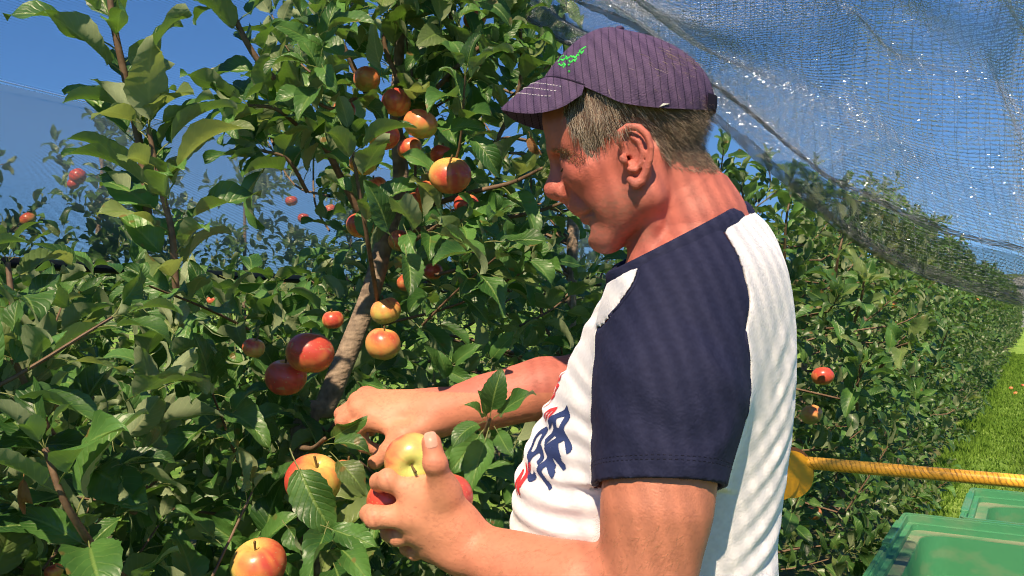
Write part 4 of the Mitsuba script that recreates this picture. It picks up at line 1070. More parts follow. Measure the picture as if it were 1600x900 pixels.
# trunk of the body: front and back outline by height
DT = 1.12
TB = [(286, 1072, 1136, .046), (330, 1050, 1161, .052), (352, 1018, 1186, .072), (375, 996, 1200, .095), (400, 981, 1208, .128), (430, 963, 1214, .152), (480, 933, 1222, .165), (560, 893, 1227, .168), (640, 852, 1224, .168), (700, 822, 1217, .168),
      (780, 801, 1206, .168), (840, 797, 1199, .168), (900, 800, 1202, .168), (1000, 815, 1212, .175), (1120, 830, 1205, .17)]
tz = np.array([at(0, r[0], DT)[2] for r in TB])[::-1]
tx0 = np.array([at(r[1], r[0], DT)[0] for r in TB])[::-1]; tx1 = np.array([at(r[2], r[0], DT)[0] for r in TB])[::-1]
tb = np.array([r[3] for r in TB])[::-1]
from scipy.interpolate import PchipInterpolator as PCH
fx0, fx1, fb = PCH(tz, tx0), PCH(tz, tx1), PCH(tz, tb)
YT = at(800, 450, DT)[1]
ZTOP, ZBOT = tz[-1], tz[0]
def trunk_sdf(p, grow=0.0):
    z = np.clip(p[:, 2], ZBOT, ZTOP)
    x0, x1, b = fx0(z) - grow, fx1(z) + grow, fb(z) + grow
    a = (x1 - x0) / 2
    e = 2.35
    q = ((np.abs(p[:, 0] - (x0 + x1) / 2) / a)**e + (np.abs(p[:, 1] - YT) / b)**e)**(1 / e)
    d = (q - 1) * np.minimum(a, b) * 0.92
    over = np.maximum(p[:, 2] - ZTOP - grow, ZBOT - p[:, 2])
    return np.maximum(d, over)
body.add(lambda p: trunk_sdf(p, -0.008), [0.18, YT, 1.25], 0.62, 0.03)
SHL, SHR = at(1056, 492, 0.985), at(1030, 480, 1.27)
armL = [SHL, at(1046, 620, 0.93), at(1026, 790, 0.90), at(1004, 955, 0.90)]
armR = [SHR, at(985, 590, 1.345), at(905, 588, 1.345)]
body.chain(armL, [0.069, 0.063, 0.0555, 0.047], 0.02)
body.chain([at(1004, 955, 0.90), at(905, 914, 0.925), at(800, 884, 0.97), at(722, 850, 1.0)], [0.046, 0.0435, 0.0370, 0.0265], 0.02)
body.chain([armR[0], armR[1], at(925, 600, 1.35)], [0.066, 0.056, 0.048], 0.02)
body.chain([at(925, 602, 1.35), at(850, 606, 1.34), at(760, 628, 1.33), at(682, 645, 1.33)], [0.047, 0.046, 0.041, 0.0305], 0.02)
# left hand, its back towards the camera
W = at(722, 850, 1.0)
MI, MM, MR, MP = at(660, 774, 0.992), at(648, 806, 0.990), at(654, 832, 1.0), at(672, 852, 1.012)
for m, r in ((MI, .0138), (MM, .0138), (MR, .0130), (MP, .0120)): body.cone(W, m, 0.0225, r, 0.022)
body.cone(MI, MP, 0.014, 0.012, 0.016)
KF = 0.006
body.chain([MI, at(606, 750, 0.990), at(592, 753, 1.020), at(604, 764, 1.048)], [.0128, .0122, .0110, .0094], KF)
body.chain([MM, at(586, 808, 0.992), at(577, 803, 1.026), at(592, 796, 1.056)], [.0130, .0126, .0113, .0097], KF)
body.chain([MR, at(622, 838, 1.008), at(608, 832, 1.036), at(618, 822, 1.066)], [.0122, .0116, .0105, .0092], KF)
body.chain([MP, at(648, 862, 1.022), at(636, 856, 1.046), at(642, 846, 1.068)], [.0110, .0102, .0093, .0083], KF)
CT, MT, IT, TT_ = at(712, 818, 0.992), at(694, 770, 0.977), at(680, 724, 0.955), at(674, 692, 0.958)
body.chain([W, CT, MT, IT, TT_], [0.020, 0.0175, 0.0150, 0.0122, 0.0108], 0.016)
body.ell(IT, (0.0128, 0.0124, 0.010), None, 0.006)
body.cone(MT, MI, 0.0125, 0.0125, 0.024); body.cone(CT, MI, 0.017, 0.014, 0.022); body.cone(CT, MM, 0.017, 0.014, 0.022)
for m in (MI, MM, MR): body.ell(m + (EYE - m) * 0.007, (0.011, 0.010, 0.010), None, 0.012)
for a in ((606, 750, 0.986), (586, 808, 0.988)): body.ell(at(*a), (0.0108, 0.0112, 0.0118), None, 0.006)
# right hand, reaching into the tree
W2 = at(682, 645, 1.33)
ms = [at(584, 652, 1.322), at(564, 640, 1.338), at(562, 629, 1.36), at(574, 622, 1.382)]
for m, r in zip(ms, (.0165, .0165, .0155, .0145)): body.cone(W2, m, 0.0275, r, 0.018)
body.cone(ms[0], ms[3], 0.015, 0.013, 0.016)
for m, off, r in zip(ms, (0, 1, 2, 3), (.0128, .0130, .0124, .0110)):
    x_, y_, d_ = (q[0] for q in pix(m))
    body.chain([m, at(x_ - 28, y_ + 18, d_ + 0.004), at(x_ - 16, y_ + 44, d_ + 0.018), at(x_ + 6, y_ + 52, d_ + 0.026)], [r, r * 0.96, r * 0.86, r * 0.74], 0.005)
    body.ell(m + np.array([-0.002, -0.002, 0.005]), (0.012, 0.011, 0.010), None, 0.01)
body.chain([at(672, 660, 1.31), at(632, 682, 1.292), at(606, 704, 1.288), at(586, 722, 1.29)], [0.020, 0.0165, 0.0132, 0.0108], 0.010)
body.cone(at(632, 682, 1.292), ms[0], 0.012, 0.013, 0.016)

HMESH = 0.0021
bv, bf = body.mesh([-0.30, 0.82, 0.98], [0.42, 1.50, 1.84], HMESH)
bv = relax(bv, bf, 2)
# colours of the skin
def polyline_dist(P, path):
    best = np.full(len(P), 9.0)
    for a, b in zip(path[:-1], path[1:]):
        ab = b - a; t = np.clip((P - a) @ ab / (ab @ ab + 1e-12), 0, 1)
        best = np.minimum(best, np.sqrt(((P - a - t[:, None] * ab)**2).sum(1)))
    return best
loc = (bv - H0) @ HB.T / SC                              # forward, left, up in head pixels
face = (np.abs(loc[:, 0]) < 170) & (loc[:, 2] > -150) & (bv[:, 2] > 1.45) & (np.abs(loc[:, 1]) < 130)
f1, f2 = meshkit.fbm(bv * 60, 3, 1), meshkit.fbm(bv * 260, 2, 2)
f3 = meshkit.fbm(bv * 18, 2, 3)
col = np.array([0.48, 0.146, 0.112]) * (0.90 + 0.20 * f1 + 0.10 * (f2 - 0.5))[:, None]
armlike = bv[:, 2] < 1.33
col[armlike] = (np.array([0.54, 0.205, 0.130]) * (0.88 + 0.2 * f1 + 0.14 * (f2 - 0.5))[:, None])[armlike]
def blush(c, r, amount, tint):
    global col
    w = np.exp(-(np.sqrt(((bv - c)**2).sum(1)) / r)**2)[:, None] * amount
    col = col * (1 - w) + np.asarray(tint) * w
for q in (-1, 1):
    blush(hp(80, q * 60, -18), 0.034, 0.8, (0.50, 0.118, 0.085))
    blush(ip(995, 240, 100) if q > 0 else hp(-10, -100, 0), 0.036, 0.85, (0.53, 0.15, 0.115))
blush(hp(138, 0, -12), 0.017, 0.7, (0.52, 0.13, 0.095))
blush(hp(106, 0, -66), 0.013, 0.7, (0.34, 0.09, 0.07))
for m in (MI, MM, MR, MP, IT, *ms): blush(m, 0.012, 0.35, (0.54, 0.19, 0.115))
for c in ((606, 750, 0.98), (582, 808, 0.985)): blush(at(*c), 0.016, 0.5, (0.58, 0.24, 0.15))
hands = np.exp(-(np.minimum(np.sqrt(((bv - at(640, 780, 1.0))**2).sum(1)), np.sqrt(((bv - at(600, 660, 1.33))**2).sum(1))) / 0.075)**4)[:, None]
col = col * (1 - hands) + (np.array([0.62, 0.268, 0.165]) * (0.86 + 0.22 * f1 + 0.16 * (f2 - 0.5))[:, None]) * hands
for c_ in (MI, MM, MR, IT): blush(c_, 0.010, 0.4, (0.58, 0.20, 0.13))
# fine lines: outer eye corner, forehead, neck
def line(path, w, amount, tint=(0.26, 0.07, 0.045)):
    global col
    k_ = np.exp(-(polyline_dist(bv, np.array(path)) / w)**2)[:, None] * amount
    col = col * (1 - k_) + np.asarray(tint) * k_
for a_, b_, c_ in (((906, 256), (918, 258), (930, 264)), ((905, 261), (916, 267), (924, 276)), ((884, 272), (895, 283), (905, 286))): line([ip(*a_, 62), ip(*b_, 70), ip(*c_, 74)], 0.0018, 0.5)
line([ip(892, 304, 28), ip(903, 318, 38), ip(914, 340, 40)], 0.0020, 0.5)
line([ip(903, 341, 24), ip(913, 345, 30)], 0.0022, 0.6)
for k_ in range(3): line([ip(1035 + 16 * k_, 330 - 12 * k_, 70), ip(1065 + 14 * k_, 318 - 14 * k_, 66), ip(1100 + 6 * k_, 296 - 12 * k_, 50)], 0.0018, 0.35)
for a_, b_ in (((600, 738), (610, 764)), ((580, 796), (588, 822)), ((668, 728), (690, 728)), ((668, 722), (690, 721)), ((588, 740), (596, 764)), ((571, 797), (577, 818)), ((612, 830), (616, 848))):
    q_ = [at(a_[0] + (b_[0] - a_[0]) * t_, a_[1] + (b_[1] - a_[1]) * t_, 0.9) for t_ in np.linspace(0, 1, 5)]
    hx_, hr_, _ = trimesh.Trimesh(bv, bf, process=False).ray.intersects_location(np.array(q_), unit(np.array(q_) - EYE), multiple_hits=False)
    if len(hx_) > 1: line(hx_[np.argsort(hr_)], 0.0014, 0.45, (0.36, 0.12, 0.08))
# stubble
sst = lambda a, b, x: np.clip((x - a) / (b - a), 0, 1)**2 * (3 - 2 * np.clip((x - a) / (b - a), 0, 1))
st = sst(-30, -72, loc[:, 2] + 0.2 * np.clip(loc[:, 0] - 60, 0, 60) + 26 * (f3 - 0.5)) * sst(-6, 26, loc[:, 0]) * sst(-150, -128, loc[:, 2]) * face
wst = (st * np.clip(0.34 + 0.9 * (f2 - 0.5), 0, 0.7))[:, None]
col = col * (1 - wst) + np.array([0.17, 0.115, 0.085]) * wst
# hair region by its outline seen from the left
HAIR = [(900, 120), (890, 150), (882, 178), (893, 205), (908, 222), (920, 246), (932, 240), (945, 226), (960, 214), (968, 204), (985, 188), (1008, 190), (1022, 212), (1032, 236), (1046, 252), (1072, 260), (1118, 262), (1135, 100), (1000, 20)]
mir = loc.copy(); mir[:, 1] = np.abs(mir[:, 1])
hx, hy, hdp = pix(H0 + mir * SC @ HB)
hj = (f3 - 0.5) * 22 + (f2 - 0.5) * 26
hair = inside_poly(hx + 0.6 * hj, hy + hj, HAIR) & face & (loc[:, 2] > -70)
earzone = polyline_dist(H0 + mir * SC @ HB, [ip(*q) for q in ((978, 215, 104), (1000, 205, 110), (1014, 225, 112), (1012, 250, 108), (995, 280, 98), (985, 240, 98), (978, 215, 104))]) < 0.010
hair &= ~earzone
col[hair] = np.array([0.075, 0.052, 0.037]) * (0.8 + 0.5 * f2[hair])[:, None]
col = np.clip(col, 0, 1)
def pores(p, n, uv):
    return 0.7 * F(p.x * 700, p.y * 700, p.z * 700, octaves=2) + 0.6 * F(p.x * 240, p.y * 240, p.z * 240, octaves=3)
def mottle(p, n, uv):
    return 0.05 + 0.20 * mikit.smoothstep(0.45, 0.75, F(p.x * 330, p.y * 330, p.z * 330, octaves=2)) * mikit.smoothstep(0.3, 0.6, N(p.x * 70, p.y * 70, p.z * 70)) + 0.25 * mikit.smoothstep(0.90, 0.94, N(p.x * 210, p.y * 210, p.z * 210))
scene['skin'] = {'type': 'blendbsdf', 'weight': mikit.proc(mottle),
                 'a': {'type': 'bumpmap', 'tex': mikit.proc(pores, eps=5e-4), 'scale': 0.0007, 'bsdf': {'type': 'principled', 'base_color': VCOL, 'roughness': 0.52, 'specular': 0.35}},
                 'b': principled((0.30, 0.085, 0.05), 0.6, 0.3)}
put(f'{man}__body', (bv, bf), 'skin', True, color=col)

BODYT = trimesh.Trimesh(bv, bf, process=False)
vn = BODYT.vertex_normals

# hair as single strands
def strands(roots, normals, dirs, length, curl, g, r0=0.00022, seg=4):
    n = len(roots)
    P = [roots]
    d = unit(normals * 0.55 + dirs)
    for i in range(seg):
        d = unit(d + dirs * 0.35 + g.normal(0, curl, (n, 3)) - normals * 0.10)
        P.append(P[-1] + d * (length / seg)[:, None])
    P = np.stack(P, 1)
    a = unit(np.cross(P[:, -1] - P[:, 0], g.normal(0, 1, (n, 3)))); b = unit(np.cross(P[:, -1] - P[:, 0], a))
    rr = r0 * np.array([1.0, 1.0, 0.85, 0.65, 0.2])[:seg + 1]
    ang = np.arange(3) * 2.0944
    ring_ = np.cos(ang)[None, None, :, None] * a[:, None, None] + np.sin(ang)[None, None, :, None] * b[:, None, None]
    V = P[:, :, None] + rr[None, :, None, None] * ring_
    k = (seg + 1) * 3
    i, j = np.meshgrid(np.arange(seg), np.arange(3), indexing='ij')
    q = np.stack([i * 3 + j, i * 3 + (j + 1) % 3, (i + 1) * 3 + (j + 1) % 3, (i + 1) * 3 + j], -1).reshape(-1, 4)
    f = np.vstack([q[:, [0, 1, 2]], q[:, [0, 2, 3]]])
    return V.reshape(-1, 3), (f[None] + (np.arange(n) * k)[:, None, None]).reshape(-1, 3), k
gh = np.random.default_rng(4)
hi_ = np.nonzero(hair & (loc[:, 1] > -140))[0]
pick_ = gh.choice(hi_, min(9000, len(hi_)), replace=False)
extra_ = np.nonzero(inside_poly(hx, hy - 7, HAIR) & ~hair & face & ~earzone & (loc[:, 1] > 0) & (loc[:, 0] < 20))[0]
pick_ = np.concatenate([pick_, gh.choice(extra_, min(500, len(extra_)), replace=False)])
up_ = np.clip((loc[pick_, 2] + 40) / 150, 0, 1)
back_ = np.clip((-loc[pick_, 0] + 40) / 120, 0, 1)
dirs = unit(-HU[None] * 1.0 - HF[None] * (0.15 + 0.75 * back_)[:, None] * 0.7 + HF[None] * 0.25 * (1 - back_)[:, None] + gh.normal(0, 0.16, (len(pick_), 3)))
ln = (0.007 + 0.017 * up_) * gh.uniform(0.6, 1.25, len(pick_))
hvv, hff, kk_ = strands(bv[pick_], vn[pick_], dirs, ln, 0.10, gh)
tone = gh.random(len(pick_)) + 0.75 * (1 - back_) * gh.random(len(pick_))
hc = np.where((tone > 0.98)[:, None], [0.52, 0.45, 0.37], np.where((tone > 0.42)[:, None], [0.28, 0.215, 0.16], [0.14, 0.105, 0.078]))
scene['hair_look'] = {'type': 'principled', 'base_color': VCOL, 'roughness': 0.42, 'specular': 0.5}
part(man, 'hair', (hvv, hff), 'hair_look', True, label='short greying brown hair under the cap', color=np.repeat(hc, kk_, 0))
eb = []
for q in (-1, 1):
    cpath = np.array([H0 + (HB @ (ip(*w_) - H0)) * [1, q, 1] @ HB for w_ in ((863, 243, 22), (880, 243, 46), (905, 250, 66))])
    dd_ = polyline_dist(bv, cpath)
    ii = np.nonzero(dd_ < 0.0075)[0]; ii = gh.choice(ii, min(800, len(ii)), replace=False)
    dr_ = unit(HS * q * 0.9 - HF * 0.3 + HU * 0.1) + gh.normal(0, 0.2, (len(ii), 3))
    v_, f_, k_ = strands(bv[ii], vn[ii], unit(dr_), gh.uniform(0.005, 0.010, len(ii)), 0.08, gh, 0.00024)
    part(man, 'eyebrow', (v_, f_), 'hair_look', True, color=np.tile([[0.34, 0.25, 0.16]], (len(v_), 1)))
    cp = spline([hp(114, q * 18, 11), hp(113, q * 34, 9), hp(103, q * 54, 12)], 12)
    scene.setdefault('lash_dark', principled((0.03, 0.02, 0.015), 0.6, 0.3))
    part(man, 'eyelash', tube(cp, 0.0011, 6), 'lash_dark', True)
# fine hair on the arms
ai = np.nonzero((bv[:, 2] < 1.36) & (bv[:, 0] < 0.17) & ((np.abs(bv @ [1, 0, 0] + 0.02) < 0.3)))[0]
ai = ai[(pix(bv[ai])[0] > 700)]; ai = ai[trunk_sdf(bv[ai]) > 0.012]; ai = ai[(pix(bv[ai])[1] > 800) | (pix(bv[ai])[2] > 1.26)]
ai = gh.choice(ai, 1500, replace=False)
ad = unit(np.array([-0.7, -0.1, -0.55])[None] + gh.normal(0, 0.3, (len(ai), 3)))
v_, f_, k_ = strands(bv[ai], vn[ai], ad, gh.uniform(0.006, 0.012, len(ai)), 0.1, gh, 0.00009)
part(man, 'arm_hair', (v_, f_), 'hair_look', True, color=np.tile([[0.30, 0.17, 0.08]], (len(v_), 1)))
# thumb nail
scene['nail'] = principled((0.56, 0.30, 0.225), 0.35, 0.4)
tdir = unit(TT_ - IT); nface = unit(EYE - TT_); nside = unit(np.cross(tdir, nface)); nface = np.cross(nside, tdir)
uu, ww = np.meshgrid(np.linspace(-1, 1, 9), np.linspace(-1, 1, 11), indexing='ij')
ctr = TT_ + tdir * 0.0035
nh = 0.0086 * np.sqrt(np.clip(1 - np.abs(uu)**4 * 0.5, 0, 1))
pts_ = ctr + (uu * 0.0066)[..., None] * nside + (ww * nh)[..., None] * tdir + nface * 0.03
o_ = pts_.reshape(-1, 3); hit, ray, _ = BODYT.ray.intersects_location(o_, np.tile(-nface, (len(o_), 1)), multiple_hits=False)
np_ = o_ - nface * 0.022; far_ = np.linalg.norm(hit - o_[ray], axis=1); np_[ray[far_ < 0.029]] = hit[far_ < 0.029]
dep_ = np.full(len(o_), np.nan); dep_[ray[far_ < 0.029]] = far_[far_ < 0.029]
np_[np.isnan(dep_)] = (o_ - nface * np.nanmax(dep_))[np.isnan(dep_)]
np_ = np_ + nface * (0.0008 + 0.0006 * np.exp(-((uu**2 + ww**2)).ravel()))[:, None]
part(man, 'thumb_nail', (np_, grid_faces(9, 11)), {'type': 'twosided', 'x': scene['nail']}, True, label='pale thumb nail pressed against the green apple')
scene.pop('nail')
# ------------------------------------------------------------------ clothes
FOLDS = [([(871, 570), (887, 600), (907, 624), (935, 641)], 4.5, 6), ([(875, 612), (901, 635), (938, 664)], 4.5, 6), ([(893, 540), (905, 585), (938, 626)], 4, 6), ([(901, 520), (916, 568), (938, 604)], 3.5, 6), ([(868, 662), (904, 670), (938, 688)], 4, 7),
         ([(838, 690), (880, 700), (935, 712)], 3, 8), ([(815, 715), (867, 737), (901, 733), (940, 741)], 4.5, 7), ([(790, 762), (852, 771), (940, 767)], 5, 9), ([(790, 800), (860, 811), (940, 806)], 3.5, 8), ([(790, 838), (860, 846), (940, 838)], 3, 8),
         ([(835, 646), (850, 652), (870, 655)], 5, 6), ([(915, 480), (928, 530), (940, 570)], 3, 7),
         ([(1218, 480), (1186, 560), (1160, 630)], 3.5, 7), ([(1228, 545), (1196, 610), (1152, 676)], 5, 7), ([(1230, 590), (1198, 655), (1150, 716)], 5, 7), ([(1230, 635), (1194, 700), (1142, 762)], 5.5, 7), ([(1226, 690), (1184, 755), (1130, 806)], 5, 8),
         ([(1218, 750), (1172, 806), (1122, 850)], 5, 8), ([(1210, 820), (1160, 858), (1115, 890)], 5, 8), ([(1206, 880), (1150, 900), (1110, 925)], 4, 8), ([(1228, 662), (1205, 690), (1175, 735)], 3, 5), ([(1206, 560), (1180, 600), (1165, 640)], 3, 5)]
FP = [(np.array([at(*q, 1.04)[[0, 2]] for q in spline(np.array(p, float), 9)]), a * 1e-3, w * 1e-3) for p, a, w in FOLDS]
SFOLDS = [([(1078, 468), (1120, 505), (1160, 545)], 2.2, 10), ([(1064, 520), (1110, 565), (1150, 625)], 2.4, 11), ([(960, 560), (1000, 600), (1060, 640)], 2, 12), ([(940, 640), (1000, 690), (1080, 715)], 2.2, 12), ([(1150, 640), (1110, 690), (1060, 720)], 2.5, 11), ([(1000, 470), (985, 540), (975, 600)], 2, 12)]
SFP = [(np.array([at(*q, 0.9)[[0, 2]] for q in spline(np.array(p, float), 9)]), a * 1e-3, w * 1e-3) for p, a, w in SFOLDS]
def fold_disp(p, folds):
    out = np.zeros(len(p)); q = p[:, [0, 2]]
    for path, a, w in folds:
        lo, hi = path.min(0) - 3 * w, path.max(0) + 3 * w
        m = ((q > lo) & (q < hi)).all(1)
        if not m.any(): continue
        P_ = q[m]; best = np.full(len(P_), 9.0); where = np.zeros(len(P_))
        for i, (u, v) in enumerate(zip(path[:-1], path[1:])):
            ab = v - u; t = np.clip((P_ - u) @ ab / (ab @ ab), 0, 1); d = np.sqrt(((P_ - u - t[:, None] * ab)**2).sum(1))
            s = d < best; best = np.where(s, d, best); where = np.where(s, (i + t) / (len(path) - 1), where)
        x = best / w
        out[m] += np.where(p[m, 0] > 0.22, 0.65, 0.9) * a * (0.2 + 1.5 * meshkit.fbm(p[m] * 17, 2, 8)) * (np.exp(-x * x) - 0.45 * np.exp(-(x - 1.9)**2)) * np.sin(np.pi * np.clip(0.12 + 0.8 * where, 0, 1))
    return out
NECK_A, NECK_B = at(957, 430, DT), at(1168, 322, DT)
NC = (NECK_A + NECK_B) / 2; NE = unit(NECK_B - NECK_A); NL = np.linalg.norm(NECK_B - NECK_A) / 2
NY = np.array([0, 1.0, 0]); NN = unit(np.cross(NE, NY)); NN = NN if NN[2] > 0 else -NN
NW = 0.082
sleeve_end = at(1026, 757, 0.902); sl_dir = unit(sleeve_end - at(1046, 620, 0.93)); hem_n = unit(sl_dir + np.array([0.16, 0, 0]))
sleeve_endR = armR[1] + (armR[2] - armR[1]) * 0.35; hem_nR = unit(armR[2] - armR[1])
shirt = Solid()
def trunk_cloth(p):
    d = trunk_sdf(p, 0.0)
    m = np.abs(d) < 0.03
    if m.any(): d[m] -= fold_disp(p[m], FP) + 0.0018 * (meshkit.fbm(p[m] * [14, 14, 20], 2, 5) - 0.5)
    return d
shirt.add(trunk_cloth, [0.18, YT, 1.25], 0.62, 0.03)
slv = Solid().chain([at(1075, 415, 1.03), at(1056, 490, 0.985), at(1048, 610, 0.93), at(1024, 800, 0.90)], [0.066, 0.0775, 0.0765, 0.0635], 0.03)
def sleeve_cloth(p):
    d = slv(p); m = np.abs(d) < 0.03
    if m.any(): d[m] -= fold_disp(p[m], SFP) + 0.003 * (meshkit.fbm(p[m] * 26, 2, 6) - 0.5)
    return d
shirt.add(sleeve_cloth, at(1050, 580, 0.96), 0.26, 0.055)
slr = Solid().chain([at(1062, 420, 1.22), SHR, armR[1], armR[2]], [0.066, 0.080, 0.070, 0.060], 0.03)
shirt.add(lambda p: slr(p), (SHR + armR[2]) / 2, 0.24, 0.03)
shirt.cone(at(1104, 402, DT), at(1075, 415, 1.02), 0.045, 0.045, 0.06); shirt.cone(at(1104, 402, DT), at(1075, 415, 1.22), 0.045, 0.045, 0.06)
def cuts(p):
    """Above 0 where there is no cloth: in the neck opening and past the sleeves' hems."""
    q = p - NC; e, y, n = q @ NE, q @ NY, q @ NN
    neck = 1 - np.sqrt((e / NL)**2 + (y / NW)**2)
    neck = np.where(n > -0.03, np.minimum(neck * 0.08, n + 0.03), -1)
    neck = np.where(np.linalg.norm(q, axis=1) < 0.22, n, -1)
    hl = (p - sleeve_end) @ hem_n; left = -1.0
    hr = (p - sleeve_endR) @ hem_nR; right = np.where((np.linalg.norm(p - sleeve_endR, axis=1) < 0.12) & (p[:, 1] > 1.2), hr, -1)
    return np.maximum(np.maximum(neck, left), np.maximum(right, 0.955 - p[:, 2]))
RAG = [(996, 398), (986, 440), (962, 485), (936, 530), (918, 600), (912, 690), (905, 800), (1125, 800), (1128, 740), (1158, 655), (1167, 580), (1158, 520), (1164, 470), (1140, 408), (1108, 356), (1060, 330), (1000, 360)]
def rag_depth(px, py): return 0.93 if py > 500 else 0.93 + (500 - py) / 150 * 0.10
RAGW = [tuple(at(x, y, rag_depth(x, y))[[0, 2]]) for x, y in RAG]
import shapely
from shapely import Polygon
RPOLY = Polygon(RAGW)
def rag_sdf(p):
    near_side = p[:, 1] < YT - 0.02
    d = np.where(near_side, 0.0, 1.0)
    P2 = shapely.points(p[:, 0], p[:, 2])
    dist = shapely.distance(RPOLY.exterior, P2); inside = shapely.contains(RPOLY, P2)
    sd = np.where(inside, -dist, dist)
    # the far sleeve mirrors this one as far as the arm goes; its arm reaches forward
    far = (p[:, 1] > YT + 0.02)
    sdr = slr(p) - 0.004
    lim = slv(p) - 0.010 - 1.5 * np.maximum(p[:, 2] - SHL[2] + 0.01, 0)
    sd = np.maximum(sd, lim)
    return np.where(near_side, sd, np.where(far, sdr, 0.5))
def shell(p, d): 
    return np.maximum(np.maximum(d, -(d + 0.0065)), cuts(p))
lo_, hi_b = [-0.06, 0.82, 0.93], [0.40, 1.47, 1.62]
def past_hem(p, d):
    below = ((p - sleeve_end) @ hem_n > -0.001) & (p[:, 1] < YT)
    if below.any(): d = d.copy(); d[below] = trunk_cloth(p[below])
    return d
def white_post(p, d):
    d = past_hem(p, d)
    e = shell(p, d); m = e < 0.01
    if m.any(): e[m] = np.maximum(e[m], -np.where((p[m] - sleeve_end) @ hem_n > 0, 1.0, rag_sdf(p[m])))
    return e
def navy_post(p, d):
    e = np.maximum(shell(p, d - 0.0006), np.where(p[:, 1] < YT, (p - sleeve_end) @ hem_n, -1)); m = e < 0.01
    if m.any(): e[m] = np.maximum(e[m], rag_sdf(p[m]) - 0.0005)
    inner = (p[:, 1] < YT) & (trunk_sdf(p) < -0.008) & (p[:, 2] < SHL[2] - 0.04)
    e[inner] = np.maximum(e[inner], 0.003)
    return e
HS_ = 0.0029
wv, wf = shirt.mesh(lo_, hi_b, HS_, white_post)
nv_, nf_ = shirt.mesh(lo_, hi_b, HS_, navy_post)
def knit(p, n, uv): return F(p.x * 500, p.y * 500, p.z * 500, octaves=2) + 0.35 * F(p.x * 90, p.y * 90, p.z * 90, octaves=3)
def cloth(c0, c1, rough=0.85, sheen=0.3):
    return {'type': 'bumpmap', 'tex': mikit.proc(knit, eps=7e-4), 'scale': 0.0007, 'bsdf': principled(mikit.proc(lambda p, n, uv: mikit.mix(c0, c1, F(p.x * 240, p.y * 240, p.z * 240, octaves=3))), rough, 0.2, sheen=sheen)}
scene['shirt_white'] = cloth((0.60, 0.60, 0.66), (0.76, 0.76, 0.80))
scene['shirt_navy'] = cloth((0.012, 0.014, 0.042), (0.022, 0.026, 0.066), 0.8, 0.25)
def smooth_edge(v, f):
    v1, v2 = relax(v, f, 1), relax(v, f, 10, 0.6, -0.3)
    near_ = (np.abs(rag_sdf(v)) < 0.006) & (v[:, 1] < YT) & ((v - sleeve_end) @ hem_n < -0.012)
    return np.where(near_[:, None], v2, v1)
wv = smooth_edge(wv, wf); nv_ = smooth_edge(nv_, nf_)
shirt_key = f'{man}__t_shirt'
put(f'{shirt_key}__torso_panel', (wv, wf), 'shirt_white', True)
comp = trimesh.Trimesh(nv_, nf_, process=False)
near_f = comp.vertices[comp.faces].mean(1)[:, 1] < YT
def sub(vv, ff, m):
    ff = ff[m]; u, inv = np.unique(ff, return_inverse=True); return vv[u], inv.reshape(-1, 3)
put(f'{shirt_key}__sleeve', sub(nv_, nf_, near_f), 'shirt_navy', True); labels[f'{shirt_key}__sleeve'] = {'label': 'navy left sleeve of the T-shirt'}
put(f'{shirt_key}__sleeve_001', sub(nv_, nf_, ~near_f), 'shirt_navy', True)
SHIRTT = trimesh.Trimesh(np.vstack([wv, nv_]), np.vstack([wf, nf_ + len(wv)]), process=False)
# collar: a ribbed band round the opening
ca = np.linspace(0, 2 * np.pi, 120, endpoint=False)
cdir = NE * np.cos(ca)[:, None] + NY * np.sin(ca)[:, None]
rad_ = np.zeros(120)
for i in range(120):
    rr_ = np.linspace(0.03, 0.20, 340); dd_ = shirt(NC + rr_[:, None] * cdir[i])
    cr = np.nonzero((dd_[:-1] < 0) & (dd_[1:] >= 0))[0]
    rad_[i] = rr_[cr[0]] if len(cr) else np.nan
rad_ = np.where(np.isnan(rad_), np.nanmedian(rad_), rad_)
rad_ = np.array([np.median(rad_[[(i + j) % 120 for j in range(-4, 5)]]) for i in range(120)])
for _ in range(3): rad_ = (np.roll(rad_, 1) + 2 * rad_ + np.roll(rad_, -1)) / 4
cpath = NC + cdir * (rad_ - 0.001)[:, None] + NN * 0.002
cpath = np.vstack([cpath, cpath[:1]])
tt = unit(np.gradient(cpath, axis=0)); outw = unit(np.cross(tt, NN)); outw = outw * np.sign((outw * (cpath - NC)).sum(1))[:, None]
sec = [(0.0050, -0.012), (0.0048, -0.003), (0.0015, 0.005), (-0.0025, 0.0065), (-0.0045, 0.004), (-0.0035, -0.012)]
cv = np.stack([cpath + outw * a + NN * b for a, b in sec], 1)
ii, jj = np.meshgrid(np.arange(120), np.arange(6), indexing='ij')
q4 = np.stack([ii * 6 + jj, ii * 6 + (jj + 1) % 6, (ii + 1) * 6 + (jj + 1) % 6, (ii + 1) * 6 + jj], -1).reshape(-1, 4)
cvf = trimesh.Trimesh(cv.reshape(-1, 3), np.vstack([q4[:, [0, 1, 2]], q4[:, [0, 2, 3]]]), process=False)
if cvf.volume < 0: cvf.invert()
put(f'{shirt_key}__collar', cvf, 'shirt_navy', 50)
